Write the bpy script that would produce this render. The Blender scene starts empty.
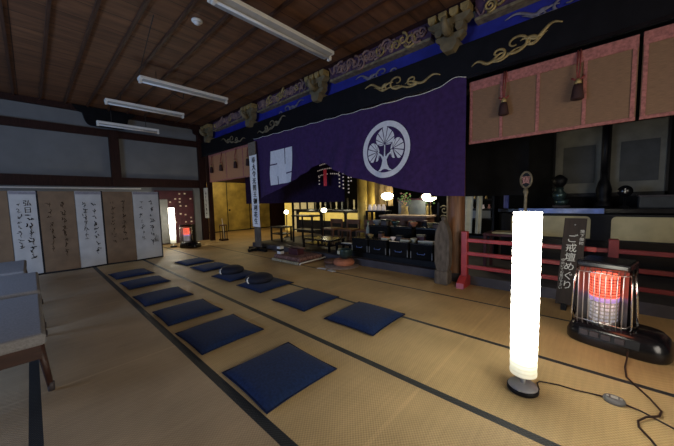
import bpy, bmesh, math, random
from mathutils import Vector, Matrix, Euler
random.seed(7)
PI = math.pi
sc = bpy.context.scene
COL = sc.collection
sc.view_settings.view_transform = 'Standard'
sc.view_settings.look = 'None'
sc.view_settings.exposure = 1.25

# ------------------------------------------------------------------ materials
def _n(nt, t, **kw):
    n = nt.nodes.new(t)
    for k, v in kw.items(): setattr(n, k, v)
    return n
def mat(name, c, rough=.6, metal=0., var=.18, scale=8., stretch=(1, 1, 1), emit=0., ecol=None, bump=0., spec=None, c2=None, sheen=0.):
    m = bpy.data.materials.new(name); m.use_nodes = True
    nt = m.node_tree; b = nt.nodes['Principled BSDF']
    b.inputs['Roughness'].default_value = rough; b.inputs['Metallic'].default_value = metal
    if spec is not None: b.inputs['Specular IOR Level'].default_value = spec
    if sheen: b.inputs['Sheen Weight'].default_value = sheen
    tc = _n(nt, 'ShaderNodeTexCoord'); mp = _n(nt, 'ShaderNodeMapping'); mp.inputs['Scale'].default_value = stretch
    no = _n(nt, 'ShaderNodeTexNoise'); no.inputs['Scale'].default_value = scale; no.inputs['Detail'].default_value = 5
    nt.links.new(tc.outputs['Object'], mp.inputs['Vector']); nt.links.new(mp.outputs['Vector'], no.inputs['Vector'])
    r = _n(nt, 'ShaderNodeValToRGB')
    lo = tuple(x * (1 - var) for x in c) + (1,); hi = tuple(min(1, x * (1 + var)) for x in c) + (1,)
    if c2: hi = tuple(c2) + (1,)
    r.color_ramp.elements[0].position = .35; r.color_ramp.elements[1].position = .65
    r.color_ramp.elements[0].color = lo; r.color_ramp.elements[1].color = hi
    nt.links.new(no.outputs['Fac'], r.inputs['Fac']); nt.links.new(r.outputs['Color'], b.inputs['Base Color'])
    if emit:
        b.inputs['Emission Color'].default_value = tuple(ecol or c) + (1,); b.inputs['Emission Strength'].default_value = emit
    if bump:
        bp = _n(nt, 'ShaderNodeBump'); bp.inputs['Strength'].default_value = bump; bp.inputs['Distance'].default_value = .01
        nt.links.new(no.outputs['Fac'], bp.inputs['Height']); nt.links.new(bp.outputs['Normal'], b.inputs['Normal'])
    return m
M = dict(
    sill_light=mat('dull_fitting', (.14, .14, .14), .5, scale=20, var=.2),
    plaster=mat('plaster', (.17, .175, .175), .9, scale=2.5, var=.07),
    plaster_side=mat('plaster_side', (.25, .25, .24), .9, scale=2.5, var=.08),
    dark_wood=mat('dark_wood', (.024, .008, .006), .6, scale=6, stretch=(6, 6, 1), var=.3, spec=.2),
    red_wood=mat('red_wood', (.065, .012, .010), .45, scale=5, var=.3),
    brown_wood=mat('brown_wood', (.17, .075, .032), .5, scale=4, stretch=(8, 8, .7), var=.35, bump=.2),
    worn_wood=mat('worn_wood', (.10, .08, .062), .8, scale=7, stretch=(3, 3, 1), var=.35, bump=.6),
    sign_wood=mat('sign_wood', (.024, .014, .009), .75, scale=5, stretch=(6, 6, 1), var=.25),
    black_lacquer=mat('black_lacquer', (.006, .006, .008), .22, scale=5, var=.3),
    black=mat('black', (.005, .005, .007), .5, scale=8, var=.2, spec=.22),
    black_matte=mat('black_matte', (.006, .006, .007), .85, scale=8, var=.2, spec=.15),
    sill=mat('sill', (.05, .043, .05), .6, scale=6, var=.2),
    navy=mat('navy', (.008, .024, .088), .85, scale=60, var=.25, sheen=.05, spec=.25),
    navy_edge=mat('navy_edge', (.006, .012, .045), .85, scale=60, var=.2, spec=.2),
    zafu=mat('zafu', (.006, .008, .022), .8, scale=40, var=.2),
    white_rope=mat('white_rope', (.8, .8, .76), .8, scale=40, var=.1),
    purple=mat('purple', (.042, .019, .088), .85, scale=14, var=.16, spec=.2, sheen=.04),
    purple_dark=mat('purple_dark', (.018, .010, .036), .9, scale=14, var=.2, spec=.1),
    crest=mat('crest_white', (.70, .71, .76), .85, scale=20, var=.06),
    blind=mat('blind_reed', (.205, .115, .062), .7, scale=16, stretch=(1, 1, 26), var=.22),
    blind_far=mat('blind_reed_far', (.42, .20, .10), .7, scale=16, stretch=(1, 1, 26), var=.15),
    pink=mat('pink_brocade', (.34, .125, .11), .7, scale=40, var=.28),
    tassel=mat('tassel', (.030, .008, .008), .8, scale=60, stretch=(6, 6, 1), var=.4),
    tassel_cord=mat('tassel_cord', (.22, .035, .03), .7, scale=40, var=.3),
    gold=mat('gold_paint', (.34, .25, .10), .5, metal=.25, scale=12, var=.35),
    old_gold=mat('old_gold', (.17, .14, .085), .55, scale=14, var=.4),
    bracket=mat('bracket_paint', (.15, .12, .065), .65, scale=10, var=.22),
    frieze=mat('frieze_paint', (.20, .12, .16), .65, scale=9, var=.4, c2=(.30, .19, .15)),
    frieze_back=mat('frieze_back', (.06, .028, .07), .7, scale=9, var=.4),
    blue=mat('blue_paint', (.012, .017, .25), .6, scale=5, var=.2),
    slate_cloud=mat('slate_cloud', (.17, .155, .19), .65, scale=12, var=.35),
    fixture=mat('fixture_white', (.80, .79, .73), .5, scale=6, var=.06),
    fixture_under=mat('fixture_grey', (.42, .41, .38), .55, scale=6, var=.06),
    tube=mat('tube_glass', (.74, .74, .71), .3, scale=6, var=.04),
    wire=mat('wire', (.02, .016, .014), .6, scale=20, var=.2),
    cord=mat('cord', (.028, .014, .010), .5, scale=20, var=.2),
    paper_tan=mat('paper_tan', (.165, .10, .052), .9, scale=5, var=.12),
    paper_white=mat('paper_white', (.50, .50, .49), .9, scale=5, var=.07),
    paper_head=mat('paper_head', (.25, .24, .27), .9, scale=30, var=.12),
    ink=mat('ink', (.03, .03, .032), .9, scale=30, var=.2, spec=.1),
    ink_faded=mat('ink_faded', (.055, .033, .018), .9, scale=30, var=.2, spec=.1),
    bench_fabric=mat('bench_fabric', (.27, .27, .28), .95, scale=90, var=.12, bump=.2),
    bench_wood=mat('bench_wood', (.05, .02, .014), .5, scale=6, stretch=(1, 6, 6), var=.25),
    steel=mat('steel', (.55, .55, .54), .3, metal=.9, scale=20, var=.08),
    base_metal=mat('base_metal', (.36, .36, .38), .55, metal=.3, scale=30, var=.06),
    chrome=mat('chrome', (.7, .7, .68), .15, metal=1., scale=20, var=.05),
    glow=mat('heater_glow', (.5, .06, .03), .6, scale=40, var=.2, emit=.75, ecol=(1, .13, .07)),
    mantle=mat('heater_mantle', (.55, .53, .56), .5, scale=40, var=.15, emit=.10, ecol=(.75, .72, .85)),
    mantle_hot=mat('heater_mantle_violet', (.4, .25, .5), .5, scale=40, var=.15, emit=.2, ecol=(.6, .42, .95)),
    white_ink=mat('white_ink', (.68, .68, .62), .8, scale=20, var=.05),
    banner=mat('banner_cloth', (.85, .86, .88), .85, scale=10, var=.06),
    banner_head=mat('banner_head', (.16, .13, .10), .8, scale=30, var=.35),
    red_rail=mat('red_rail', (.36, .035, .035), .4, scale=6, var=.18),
    red_rail_shade=mat('red_rail_shade', (.15, .012, .014), .5, scale=6, var=.2),  # same red lacquer, darkened to paint the dim light on this section
    tan_panel=mat('tan_panel', (.46, .40, .22), .6, scale=5, var=.12),
    gold_panel_lit=mat('gold_panel_lit', (.58, .43, .10), .5, scale=5, var=.15, emit=.24, ecol=(.8, .55, .12)),  # slight emission stands in for lantern light falling on the panels
    gold_leaf=mat('gold_leaf', (.42, .30, .07), .5, metal=.2, scale=3, var=.28),
    gauze=mat('gauze', (.16, .16, .14), .9, scale=5, var=.15),
    gauze_dark=mat('gauze_dark', (.06, .064, .066), .9, scale=5, var=.15),
    blue_sheen=mat('blue_sheen', (.17, .26, .62), .25, scale=6, var=.3),
    lantern=mat('lantern_glow', (.9, .85, .6), .6, scale=6, var=.05, emit=9., ecol=(1, .90, .58)),
    reflector_steel=mat('reflector_steel', (.16, .155, .15), .42, metal=.7, scale=20, var=.1),
    lantern_small=mat('lantern_glow_small', (.9, .85, .6), .6, scale=6, var=.05, emit=7., ecol=(1, .92, .62)),
    cream_cloth=mat('cream_cloth', (.50, .48, .36), .9, scale=8, var=.12),
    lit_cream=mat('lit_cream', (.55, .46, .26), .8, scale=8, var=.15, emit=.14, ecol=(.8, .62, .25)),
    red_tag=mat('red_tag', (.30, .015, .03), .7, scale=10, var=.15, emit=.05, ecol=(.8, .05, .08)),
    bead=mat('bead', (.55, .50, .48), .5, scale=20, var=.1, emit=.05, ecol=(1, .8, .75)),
    brocade=mat('brocade', (.16, .045, .04), .8, scale=28, var=.6, c2=(.30, .16, .13)),
    orange=mat('orange_cushion', (.48, .17, .085), .8, scale=12, var=.15),
    bronze=mat('bronze', (.05, .085, .085), .3, metal=.6, scale=10, var=.25),
    cloth_tan=mat('cloth_tan', (.28, .20, .15), .9, scale=14, var=.25),
    white=mat('white_paint', (.7, .69, .66), .6, scale=10, var=.05),
    grey_blue=mat('grey_blue', (.15, .17, .19), .7, scale=6, var=.15),
    brown_box=mat('brown_box', (.12, .055, .032), .6, scale=7, var=.3),
    chair_wood=mat('chair_wood', (.14, .06, .03), .5, scale=7, var=.3),
    blue_cloth=mat('blue_cloth', (.05, .07, .30), .7, scale=10, var=.2),
    green=mat('flower_green', (.10, .22, .07), .8, scale=20, var=.4),
    pinkish=mat('flower_pink', (.45, .22, .20), .8, scale=20, var=.4),
    board_red=mat('board_red', (.060, .010, .016), .55, scale=6, var=.3),
    grey_door=mat('grey_door', (.20, .20, .19), .5, scale=6, var=.15),
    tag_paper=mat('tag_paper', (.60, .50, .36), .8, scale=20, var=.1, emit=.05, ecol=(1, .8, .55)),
    glassy=mat('detector', (.75, .75, .72), .3, scale=12, var=.05),
    window_glow=mat('window_paper', (.6, .65, .75), .9, scale=3, var=.05),
)

def tatami():
    m = bpy.data.materials.new('tatami'); m.use_nodes = True
    nt = m.node_tree; b = nt.nodes['Principled BSDF']; L = nt.links.new
    tc = _n(nt, 'ShaderNodeTexCoord'); sp = _n(nt, 'ShaderNodeSeparateXYZ'); L(tc.outputs['Object'], sp.inputs[0])
    X, Y = sp.outputs['X'], sp.outputs['Y']
    def mth(op, a, b_=None, c=None):
        n = _n(nt, 'ShaderNodeMath', operation=op)
        for i, v in enumerate((a, b_, c)):
            if v is None: continue
            if hasattr(v, 'is_linked'): L(v, n.inputs[i])
            else: n.inputs[i].default_value = v
        return n.outputs[0]
    # rows of mats: tone steps across X
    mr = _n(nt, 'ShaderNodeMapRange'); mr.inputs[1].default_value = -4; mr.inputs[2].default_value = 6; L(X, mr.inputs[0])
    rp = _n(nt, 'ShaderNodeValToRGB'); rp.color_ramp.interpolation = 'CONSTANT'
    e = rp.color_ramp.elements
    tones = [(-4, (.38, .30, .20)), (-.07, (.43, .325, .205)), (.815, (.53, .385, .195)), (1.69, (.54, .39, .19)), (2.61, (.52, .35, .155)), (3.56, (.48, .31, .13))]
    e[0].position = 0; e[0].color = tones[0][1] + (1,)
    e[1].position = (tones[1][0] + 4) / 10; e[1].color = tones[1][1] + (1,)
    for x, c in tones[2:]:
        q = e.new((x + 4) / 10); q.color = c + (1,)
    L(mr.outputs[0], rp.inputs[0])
    # wear
    no = _n(nt, 'ShaderNodeTexNoise'); no.inputs['Scale'].default_value = 1.6; no.inputs['Detail'].default_value = 8; L(tc.outputs['Object'], no.inputs['Vector'])
    mp = _n(nt, 'ShaderNodeMapping'); mp.inputs['Scale'].default_value = (3, 45, 1); L(tc.outputs['Object'], mp.inputs['Vector'])
    n2 = _n(nt, 'ShaderNodeTexNoise'); n2.inputs['Scale'].default_value = 1.; n2.inputs['Detail'].default_value = 4; L(mp.outputs[0], n2.inputs['Vector'])
    wv = mth('MULTIPLY', mth('SINE', mth('MULTIPLY', X, 2 * PI / .022)), mth('SINE', mth('MULTIPLY', Y, 2 * PI / .019)))
    seams = None
    for s in (.83, 2.72, 4.6, 6.5, 8.4):
        d = mth('COMPARE', Y, s, .012); seams = d if seams is None else mth('ADD', seams, d)
    fac = mth('ADD', mth('ADD', mth('MULTIPLY', mth('SUBTRACT', no.outputs['Fac'], .5), .9), mth('MULTIPLY', mth('SUBTRACT', n2.outputs['Fac'], .5), .30)),
              mth('ADD', mth('MULTIPLY', wv, .17), mth('MULTIPLY', seams, .14)))
    fac = mth('ADD', fac, 1.0)
    mx = _n(nt, 'ShaderNodeMix', data_type='RGBA', blend_type='MULTIPLY'); mx.inputs[0].default_value = 1
    L(rp.outputs[0], mx.inputs[6]); L(fac, mx.inputs[7])
    # cloth borders along the rows
    bd = None
    for x, w in ((-.95, .025), (-.07, .028), (.815, .031), (1.69, .028), (2.61, .022), (3.56, .017), (-1.83, .025), (-2.7, .025)):
        d = mth('COMPARE', X, x, w); bd = d if bd is None else mth('MAXIMUM', bd, d)
    m2 = _n(nt, 'ShaderNodeMix', data_type='RGBA'); L(bd, m2.inputs[0]); L(mx.outputs[2], m2.inputs[6]); m2.inputs[7].default_value = (.028, .033, .038, 1)
    L(m2.outputs[2], b.inputs['Base Color']); b.inputs['Roughness'].default_value = .5; b.inputs['Specular IOR Level'].default_value = .35
    bp = _n(nt, 'ShaderNodeBump'); bp.inputs['Strength'].default_value = .35; bp.inputs['Distance'].default_value = .004
    L(wv, bp.inputs['Height']); L(bp.outputs[0], b.inputs['Normal'])
    return m
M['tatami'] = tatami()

def boards():
    m = bpy.data.materials.new('ceiling_boards'); m.use_nodes = True
    nt = m.node_tree; b = nt.nodes['Principled BSDF']; L = nt.links.new
    tc = _n(nt, 'ShaderNodeTexCoord'); mp = _n(nt, 'ShaderNodeMapping'); mp.inputs['Scale'].default_value = (.7, 6, 1); L(tc.outputs['Object'], mp.inputs['Vector'])
    n = _n(nt, 'ShaderNodeTexNoise'); n.inputs['Scale'].default_value = 2.; n.inputs['Detail'].default_value = 8; L(mp.outputs[0], n.inputs['Vector'])
    br = _n(nt, 'ShaderNodeTexBrick'); br.inputs['Scale'].default_value = 1.; br.offset = .0
    br.inputs['Brick Width'].default_value = 20.; br.inputs['Row Height'].default_value = .42; br.inputs['Mortar Size'].default_value = .006
    br.inputs['Color1'].default_value = (.175, .08, .036, 1); br.inputs['Color2'].default_value = (.13, .058, .027, 1); br.inputs['Mortar'].default_value = (.03, .012, .008, 1)
    L(tc.outputs['Object'], br.inputs['Vector'])
    r = _n(nt, 'ShaderNodeValToRGB'); r.color_ramp.elements[0].position = .3; r.color_ramp.elements[0].color = (.55, .55, .55, 1); r.color_ramp.elements[1].position = .7; r.color_ramp.elements[1].color = (1.25, 1.2, 1.15, 1)
    L(n.outputs['Fac'], r.inputs[0])
    mx = _n(nt, 'ShaderNodeMix', data_type='RGBA', blend_type='MULTIPLY'); mx.inputs[0].default_value = 1; L(br.outputs['Color'], mx.inputs[6]); L(r.outputs[0], mx.inputs[7])
    L(mx.outputs[2], b.inputs['Base Color']); b.inputs['Roughness'].default_value = .6
    return m
M['boards'] = boards(); M['batten'] = mat('batten', (.06, .026, .014), .55, scale=6, stretch=(6, .5, 6), var=.3)

def lamp_paper(name, k):
    m = bpy.data.materials.new(name); m.use_nodes = True
    nt = m.node_tree; b = nt.nodes['Principled BSDF']; L = nt.links.new
    tc = _n(nt, 'ShaderNodeTexCoord'); sp = _n(nt, 'ShaderNodeSeparateXYZ'); L(tc.outputs['Object'], sp.inputs[0])
    r = _n(nt, 'ShaderNodeValToRGB'); e = r.color_ramp.elements
    e[0].position = .11; e[0].color = (.95, .92, .62, 1); e[1].position = .34; e[1].color = (1, .95, .80, 1)
    q = e.new(.2); q.color = (.96, .94, .70, 1)
    L(sp.outputs['Z'], r.inputs[0])
    b.inputs['Base Color'].default_value = (.8, .78, .68, 1)
    w = _n(nt, 'ShaderNodeTexWave'); w.bands_direction = 'Z'; w.inputs['Scale'].default_value = 13.; w.inputs['Distortion'].default_value = 1.6; L(tc.outputs['Object'], w.inputs['Vector'])
    r2 = _n(nt, 'ShaderNodeValToRGB'); r2.color_ramp.elements[0].color = (.55, .55, .5, 1); r2.color_ramp.elements[0].position = .0; r2.color_ramp.elements[1].position = .25; L(w.outputs['Color'], r2.inputs[0])
    mx = _n(nt, 'ShaderNodeMix', data_type='RGBA', blend_type='MULTIPLY'); mx.inputs[0].default_value = 1; L(r.outputs[0], mx.inputs[6]); L(r2.outputs[0], mx.inputs[7])
    L(mx.outputs[2], b.inputs['Emission Color'])
    mr = _n(nt, 'ShaderNodeMapRange'); mr.inputs[1].default_value = .1; mr.inputs[2].default_value = .40; mr.inputs[3].default_value = k * .035; mr.inputs[4].default_value = k
    L(sp.outputs['Z'], mr.inputs[0])
    mr.inputs[1].default_value = .08; mr.inputs[2].default_value = .58; mr.inputs[3].default_value = 0; mr.inputs[4].default_value = 1
    pw = _n(nt, 'ShaderNodeMath', operation='POWER'); L(mr.outputs[0], pw.inputs[0]); pw.inputs[1].default_value = 2.5
    ml = _n(nt, 'ShaderNodeMath', operation='MULTIPLY_ADD'); L(pw.outputs[0], ml.inputs[0]); ml.inputs[1].default_value = k; ml.inputs[2].default_value = .18
    L(ml.outputs[0], b.inputs['Emission Strength'])
    return m
M['lamp_paper'] = lamp_paper('lamp_paper', 11.)
M['lamp_paper_far'] = lamp_paper('lamp_paper_far', 9.)

# ------------------------------------------------------------------ mesh building
class MB:
    def __init__(s): s.v = []; s.f = []; s.sm = []
    def add(s, vs, fs, smooth=False, T=None):
        o = len(s.v)
        s.v += [(T @ Vector(v)) if T else Vector(v) for v in vs]
        s.f += [tuple(i + o for i in f) for f in fs]; s.sm += [smooth] * len(fs); return s
    def box(s, lo, hi, bev=0., T=None):
        x0, y0, z0 = lo; x1, y1, z1 = hi
        if bev <= 0:
            vs = [(x, y, z) for z in (z0, z1) for x, y in ((x0, y0), (x1, y0), (x1, y1), (x0, y1))]
            fs = [(3, 2, 1, 0), (4, 5, 6, 7), (0, 1, 5, 4), (1, 2, 6, 5), (2, 3, 7, 6), (3, 0, 4, 7)]
            return s.add(vs, fs, False, T)
        bm = bmesh.new(); bmesh.ops.create_cube(bm, size=1)
        for v in bm.verts: v.co = Vector(((x0 + x1) / 2 + v.co.x * (x1 - x0), (y0 + y1) / 2 + v.co.y * (y1 - y0), (z0 + z1) / 2 + v.co.z * (z1 - z0)))
        bmesh.ops.bevel(bm, geom=bm.edges[:], offset=bev, segments=2, affect='EDGES', profile=.5)
        bm.verts.index_update(); s.add([v.co.copy() for v in bm.verts], [tuple(v.index for v in f.verts) for f in bm.faces], False, T); bm.free(); return s
    def lathe(s, prof, c=(0, 0, 0), n=24, T=None, axis='z', arc=2 * PI, a0=0.):
        vs = []; fs = []; full = abs(arc - 2 * PI) < 1e-6; k = n if full else n + 1
        for r, h in prof:
            for i in range(k):
                a = a0 + arc * i / n; x, y, z = r * math.cos(a), r * math.sin(a), h
                if axis == 'x': x, y, z = z, x, y
                if axis == 'y': x, y, z = y, z, x
                vs.append((c[0] + x, c[1] + y, c[2] + z))
        for j in range(len(prof) - 1):
            for i in range(n):
                i2 = (i + 1) % k
                fs.append((j * k + i, j * k + i2, (j + 1) * k + i2, (j + 1) * k + i))
        if full:
            if prof[0][0] > 1e-5: fs.append(tuple(range(k))[::-1])
            if prof[-1][0] > 1e-5: fs.append(tuple((len(prof) - 1) * k + i for i in range(k)))
        return s.add(vs, fs, True, T)
    def cyl(s, p, q, r, r2=None, n=12, T=None):
        return s.tube([p, q], [r, r if r2 is None else r2], n, T)
    def tube(s, pts, r, n=8, T=None, flat=None):
        pts = [Vector(p) for p in pts]; R = r if isinstance(r, (list, tuple)) else [r] * len(pts)
        vs = []; fs = []; up = None
        for i, p in enumerate(pts):
            d = (pts[min(i + 1, len(pts) - 1)] - pts[max(i - 1, 0)])
            d = d.normalized() if d.length > 1e-9 else Vector((0, 0, 1))
            if up is None: up = d.orthogonal().normalized()
            up = (up - d * up.dot(d)); up = up.normalized() if up.length > 1e-6 else d.orthogonal().normalized()
            b = d.cross(up)
            for k in range(n):
                a = 2 * PI * k / n; off = (up * math.cos(a) + b * math.sin(a)) * R[i]
                if flat: off = Vector((off.x * flat[0], off.y * flat[1], off.z * flat[2]))
                vs.append(p + off)
        for i in range(len(pts) - 1):
            for k in range(n): fs.append((i * n + k, i * n + (k + 1) % n, (i + 1) * n + (k + 1) % n, (i + 1) * n + k))
        fs.append(tuple(range(n))[::-1]); fs.append(tuple((len(pts) - 1) * n + k for k in range(n)))
        return s.add(vs, fs, True, T)
    def prism(s, poly, lo, hi, axis='x', T=None):
        """poly of (a,b) pairs extruded along axis: x -> (y,z), y -> (x,z), z -> (x,y)"""
        n = len(poly)
        def P(a, b, c): return (c, a, b) if axis == 'x' else (a, c, b) if axis == 'y' else (a, b, c)
        vs = [P(a, b, lo) for a, b in poly] + [P(a, b, hi) for a, b in poly]
        fs = [tuple(range(n))[::-1], tuple(range(n, 2 * n))] + [(i, (i + 1) % n, n + (i + 1) % n, n + i) for i in range(n)]
        return s.add(vs, fs, False, T)
    def sheet(s, fn, nu, nv, smooth=True):
        vs = [fn(i / nu, j / nv) for j in range(nv + 1) for i in range(nu + 1)]
        fs = [(j * (nu + 1) + i, j * (nu + 1) + i + 1, (j + 1) * (nu + 1) + i + 1, (j + 1) * (nu + 1) + i) for j in range(nv) for i in range(nu)]
        return s.add(vs, fs, smooth)
    def strip(s, pts, ws, fn):
        """flat ribbon of half-widths ws along 2-D pts, mapped to 3-D by fn(u,v)"""
        vs = []; fs = []
        for i, (u, v) in enumerate(pts):
            a = pts[max(i - 1, 0)]; b = pts[min(i + 1, len(pts) - 1)]
            dx, dy = b[0] - a[0], b[1] - a[1]; l = math.hypot(dx, dy) or 1; w = ws[i]
            vs += [fn(u - dy / l * w, v + dx / l * w), fn(u + dy / l * w, v - dx / l * w)]
        fs = [(2 * i, 2 * i + 1, 2 * i + 3, 2 * i + 2) for i in range(len(pts) - 1)]
        return s.add(vs, fs)
    def build(s, name, m, parent=None, world=True):
        me = bpy.data.meshes.new(name)
        off = Vector((0, 0, 0))
        if parent is not None and world:
            p = parent
            while p is not None: off += p.location; p = p.parent
        me.from_pydata([tuple(v - off) for v in s.v], [], s.f); me.update()
        me.polygons.foreach_set('use_smooth', s.sm)
        bm = bmesh.new(); bm.from_mesh(me); bmesh.ops.recalc_face_normals(bm, faces=bm.faces); bm.to_mesh(me); bm.free()
        me.materials.append(M[m] if isinstance(m, str) else m)
        o = bpy.data.objects.new(name, me); COL.objects.link(o)
        if parent is not None: o.parent = parent
        return o
def thing(name, label, cat, loc=(0, 0, 0), rz=0., group=None):
    o = bpy.data.objects.new(name, None); COL.objects.link(o); o.location = loc; o.rotation_euler = (0, 0, rz); o.empty_display_size = .1
    o['label'] = label; o['category'] = cat
    if group: o['group'] = group
    return o
def tag(o, label, cat, group=None):
    o['label'] = label; o['category'] = cat
    if group: o['group'] = group
    return o
def struct(name, mb, m, parent=None):
    o = mb.build(name, m, parent); o['kind'] = 'structure'; return o
def dup(root, loc, rz, label, group=None):
    r = root.copy(); COL.objects.link(r); r.location = loc; r.rotation_euler = (0, 0, rz); r['label'] = label
    if group: r['group'] = group
    for ch in list(root.children):
        c = ch.copy(); COL.objects.link(c); c.parent = r
        for g in ch.children:
            d = g.copy(); COL.objects.link(d); d.parent = c
    return r
_glyph = {}
def glyph(ch):
    if ch not in _glyph:
        cu = bpy.data.curves.new('g', 'FONT'); cu.body = ch; cu.resolution_u = 2; cu.align_x = 'CENTER'
        o = bpy.data.objects.new('g', cu); COL.objects.link(o)
        me = bpy.data.meshes.new_from_object(o.evaluated_get(bpy.context.evaluated_depsgraph_get()))
        vs = [v.co.copy() for v in me.vertices]; fs = [tuple(p.vertices) for p in me.polygons]
        bpy.data.objects.remove(o); bpy.data.curves.remove(cu); bpy.data.meshes.remove(me)
        _glyph[ch] = (vs, fs)
    return _glyph[ch]
def vtext(mb, body, size, u, v, fn, step=1.0, slant=0.):
    """vertical writing, top centre at (u,v)"""
    for i, ch in enumerate(body):
        vs, fs = glyph(ch)
        mb.add([fn(u + p.x * size, v - (i * step + .85) * size + p.y * size) for p in vs], fs)
def cursive(mb, u, v0, v1, size, fn, rnd, wt=.11):
    """a column of running brush writing from v0 down to v1"""
    v = v0
    while v > v1 + size * .5:
        s = size * rnd.uniform(.7, 1.15); kind = rnd.random()
        for k in range(rnd.choice((2, 3, 3, 4))):
            cx = u + rnd.uniform(-.28, .28) * s; cy = v - s * (.15 + .7 * rnd.random()); a = rnd.choice((0, 0, .4, -1.1, -1.5, 1.9)) + rnd.uniform(-.3, .3); l = s * rnd.uniform(.25, .6); cv = rnd.uniform(-2.4, 2.4)
            pts = []; x, y = cx - math.cos(a) * l / 2, cy - math.sin(a) * l / 2
            for i in range(7): pts.append((x, y)); x += math.cos(a) * l / 6; y += math.sin(a) * l / 6; a += cv / 6
            ws = [s * wt * rnd.uniform(.6, 1.1) * (.35 + .65 * math.sin(PI * (i + .8) / 7.6)) for i in range(7)]
            mb.strip(pts, ws, fn)
        if kind > .45:
            x = u + rnd.uniform(-.1, .1) * s
            mb.strip([(x, v - s * .2), (x + s * .12, v - s * .5), (x - s * .06, v - s * .85), (x + s * .05, v - s * 1.2)], [s * wt * q for q in (.6, .8, .5, .2)], fn)
        v -= s * rnd.uniform(1.02, 1.3)
    return mb

# ------------------------------------------------------------------ the room
f = MB(); f.add([(-4, -3.5, 0), (4.25, -3.5, 0), (4.25, 10.15, 0), (-4, 10.15, 0)], [(0, 1, 2, 3)])
f.add([(4.25, 7.2, 0), (9.5, 7.2, 0), (9.5, 12.2, 0), (4.25, 12.2, 0)], [(0, 1, 2, 3)])
f.add([(4.05, 10.15, 0), (4.25, 10.15, 0), (4.25, 12.2, 0), (4.05, 12.2, 0)], [(0, 1, 2, 3)])
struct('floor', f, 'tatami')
struct('floor_altar', MB().box((4.22, -2.5, 0), (9.5, 7.2, .13)), 'sill')
ceil = struct('ceiling', MB().box((-4, -3.5, 3.9), (4.3, 10.2, 3.96)), 'boards')
for i in range(19):
    x = .36 + .43 * (i - 10)
    if -4 < x < 4.1: struct('ceiling_batten', MB().box((x - .02, -3.5, 3.86), (x + .02, 10.15, 3.9)), 'batten', ceil)
struct('ceiling_altar', MB().box((4.3, -2.5, 3.25), (9.5, 12.2, 3.31)), 'black_matte')
wb = MB().box((-4, 10.15, 0), (4.1, 10.25, 3.9)); struct('wall_back', wb, 'plaster')
wl = MB()
for a, b, z0, z1 in ((-3.5, 3.2, 0, 3.9), (7.4, 10.2, 0, 3.9), (3.2, 7.4, 0, .5), (3.2, 7.4, 2.0, 3.9)): wl.box((-4.1, a, z0), (-4, b, z1))
struct('wall_left', wl, 'plaster_side')
wd = struct('window_1', MB().box((-4.09, 3.2, .5), (-4.05, 7.4, 2.0)), 'window_glow')
wfr = MB()
for y in (3.2, 4.25, 5.3, 6.35, 7.4): wfr.box((-4.05, y - .03, .5), (-4.0, y + .03, 2.0))
for z in (.5, 1.25, 2.0): wfr.box((-4.05, 3.17, z - .02), (-4.0, 7.43, z + .02))
wfr.build('window_frame', 'dark_wood', wd)
struct('wall_front', MB().box((-4, -3.6, 0), (4.3, -3.5, 3.9)), 'plaster_side')
struct('wall_right', MB().box((9.5, -2.5, 0), (9.6, 12.3, 3.3)), 'black_matte')
struct('wall_altar_side', MB().box((4.2, -2.6, 0), (9.6, -2.5, 3.9)), 'black_matte')
struct('wall_altar_end', MB().box((4.1, 12.2, 0), (9.6, 12.3, 3.3)), 'dark_wood')
# timber frame of the back wall
T = [
    ((-4, 10.06, 3.17), (4.1, 10.15, 3.36)), ((-4, 10.05, 1.80), (4.1, 10.15, 2.06)), ((-4, 10.03, 3.76), (4.1, 10.15, 3.9)),
    ((1.62, 10.02, 1.8), (1.84, 10.15, 3.36)), ((4.0, 10.0, 0), (4.2, 10.2, 3.9)), ((-4, 10.09, 1.735), (2.3, 10.15, 1.765)), ((4.1, 9.62, 0), (4.24, 9.74, 2.9)),
]
for i, (lo, hi) in enumerate(T): struct('trim_%d' % (i + 1), MB().box(lo, hi), 'white' if i == 5 else 'dark_wood')
def haunch(x0, x1, zt, zb):
    pts = [(x0, zt)]; w = (x1 - x0)
    for i in range(13):
        t = i / 12; pts.append((x0 + w * .28 * t + w * .03 * math.sin(t * PI * 2), zt - (zt - zb) * (t + .10 * math.sin(t * PI * 3))))
    for i in range(13):
        t = 1 - i / 12; pts.append((x1 - w * .28 * t - w * .03 * math.sin(t * PI * 2), zt - (zt - zb) * (t + .10 * math.sin(t * PI * 3))))
    return pts + [(x1, zt)]
h = MB().prism(haunch(.92, 2.28, 3.88, 3.40), 9.96, 10.03, 'y'); struct('trim_8', h, 'black_matte')
h = MB().prism([(4.1, 3.88), (3.62, 3.88), (3.68, 3.78), (3.84, 3.72), (3.86, 3.60), (3.98, 3.54), (4.02, 3.42), (4.1, 3.40)], 9.96, 10.03, 'y'); struct('trim_9', h, 'dark_wood')
# dark board with paper tags, the panel and the pale wall strip beside it
bd = thing('name_tag_board', 'dark red board with rows of small paper tags behind the far heater', 'notice board', (3.2, 10.05, .02))
MB().box((2.62, 10.02, .02), (3.74, 10.09, 1.70)).build('board', 'board_red', bd)
MB().box((2.66, 9.99, .04), (2.95, 10.02, 1.42)).build('door_panel', 'grey_door', bd)
rr = random.Random(3); k = 0
for j in range(9):
    for i in range(5):
        if rr.random() < .62: continue
        x, z = 2.99 + i * .155 + rr.uniform(-.02, .02), .52 + j * .13 + rr.uniform(-.02, .02)
        MB().box((x, 9.995, z), (x + .045, 10.02, z + .04)).build('paper_tag', 'tag_paper', bd)
struct('trim_10', MB().box((3.76, 10.06, 0), (3.98, 10.15, 1.78)), 'plaster')
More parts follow.
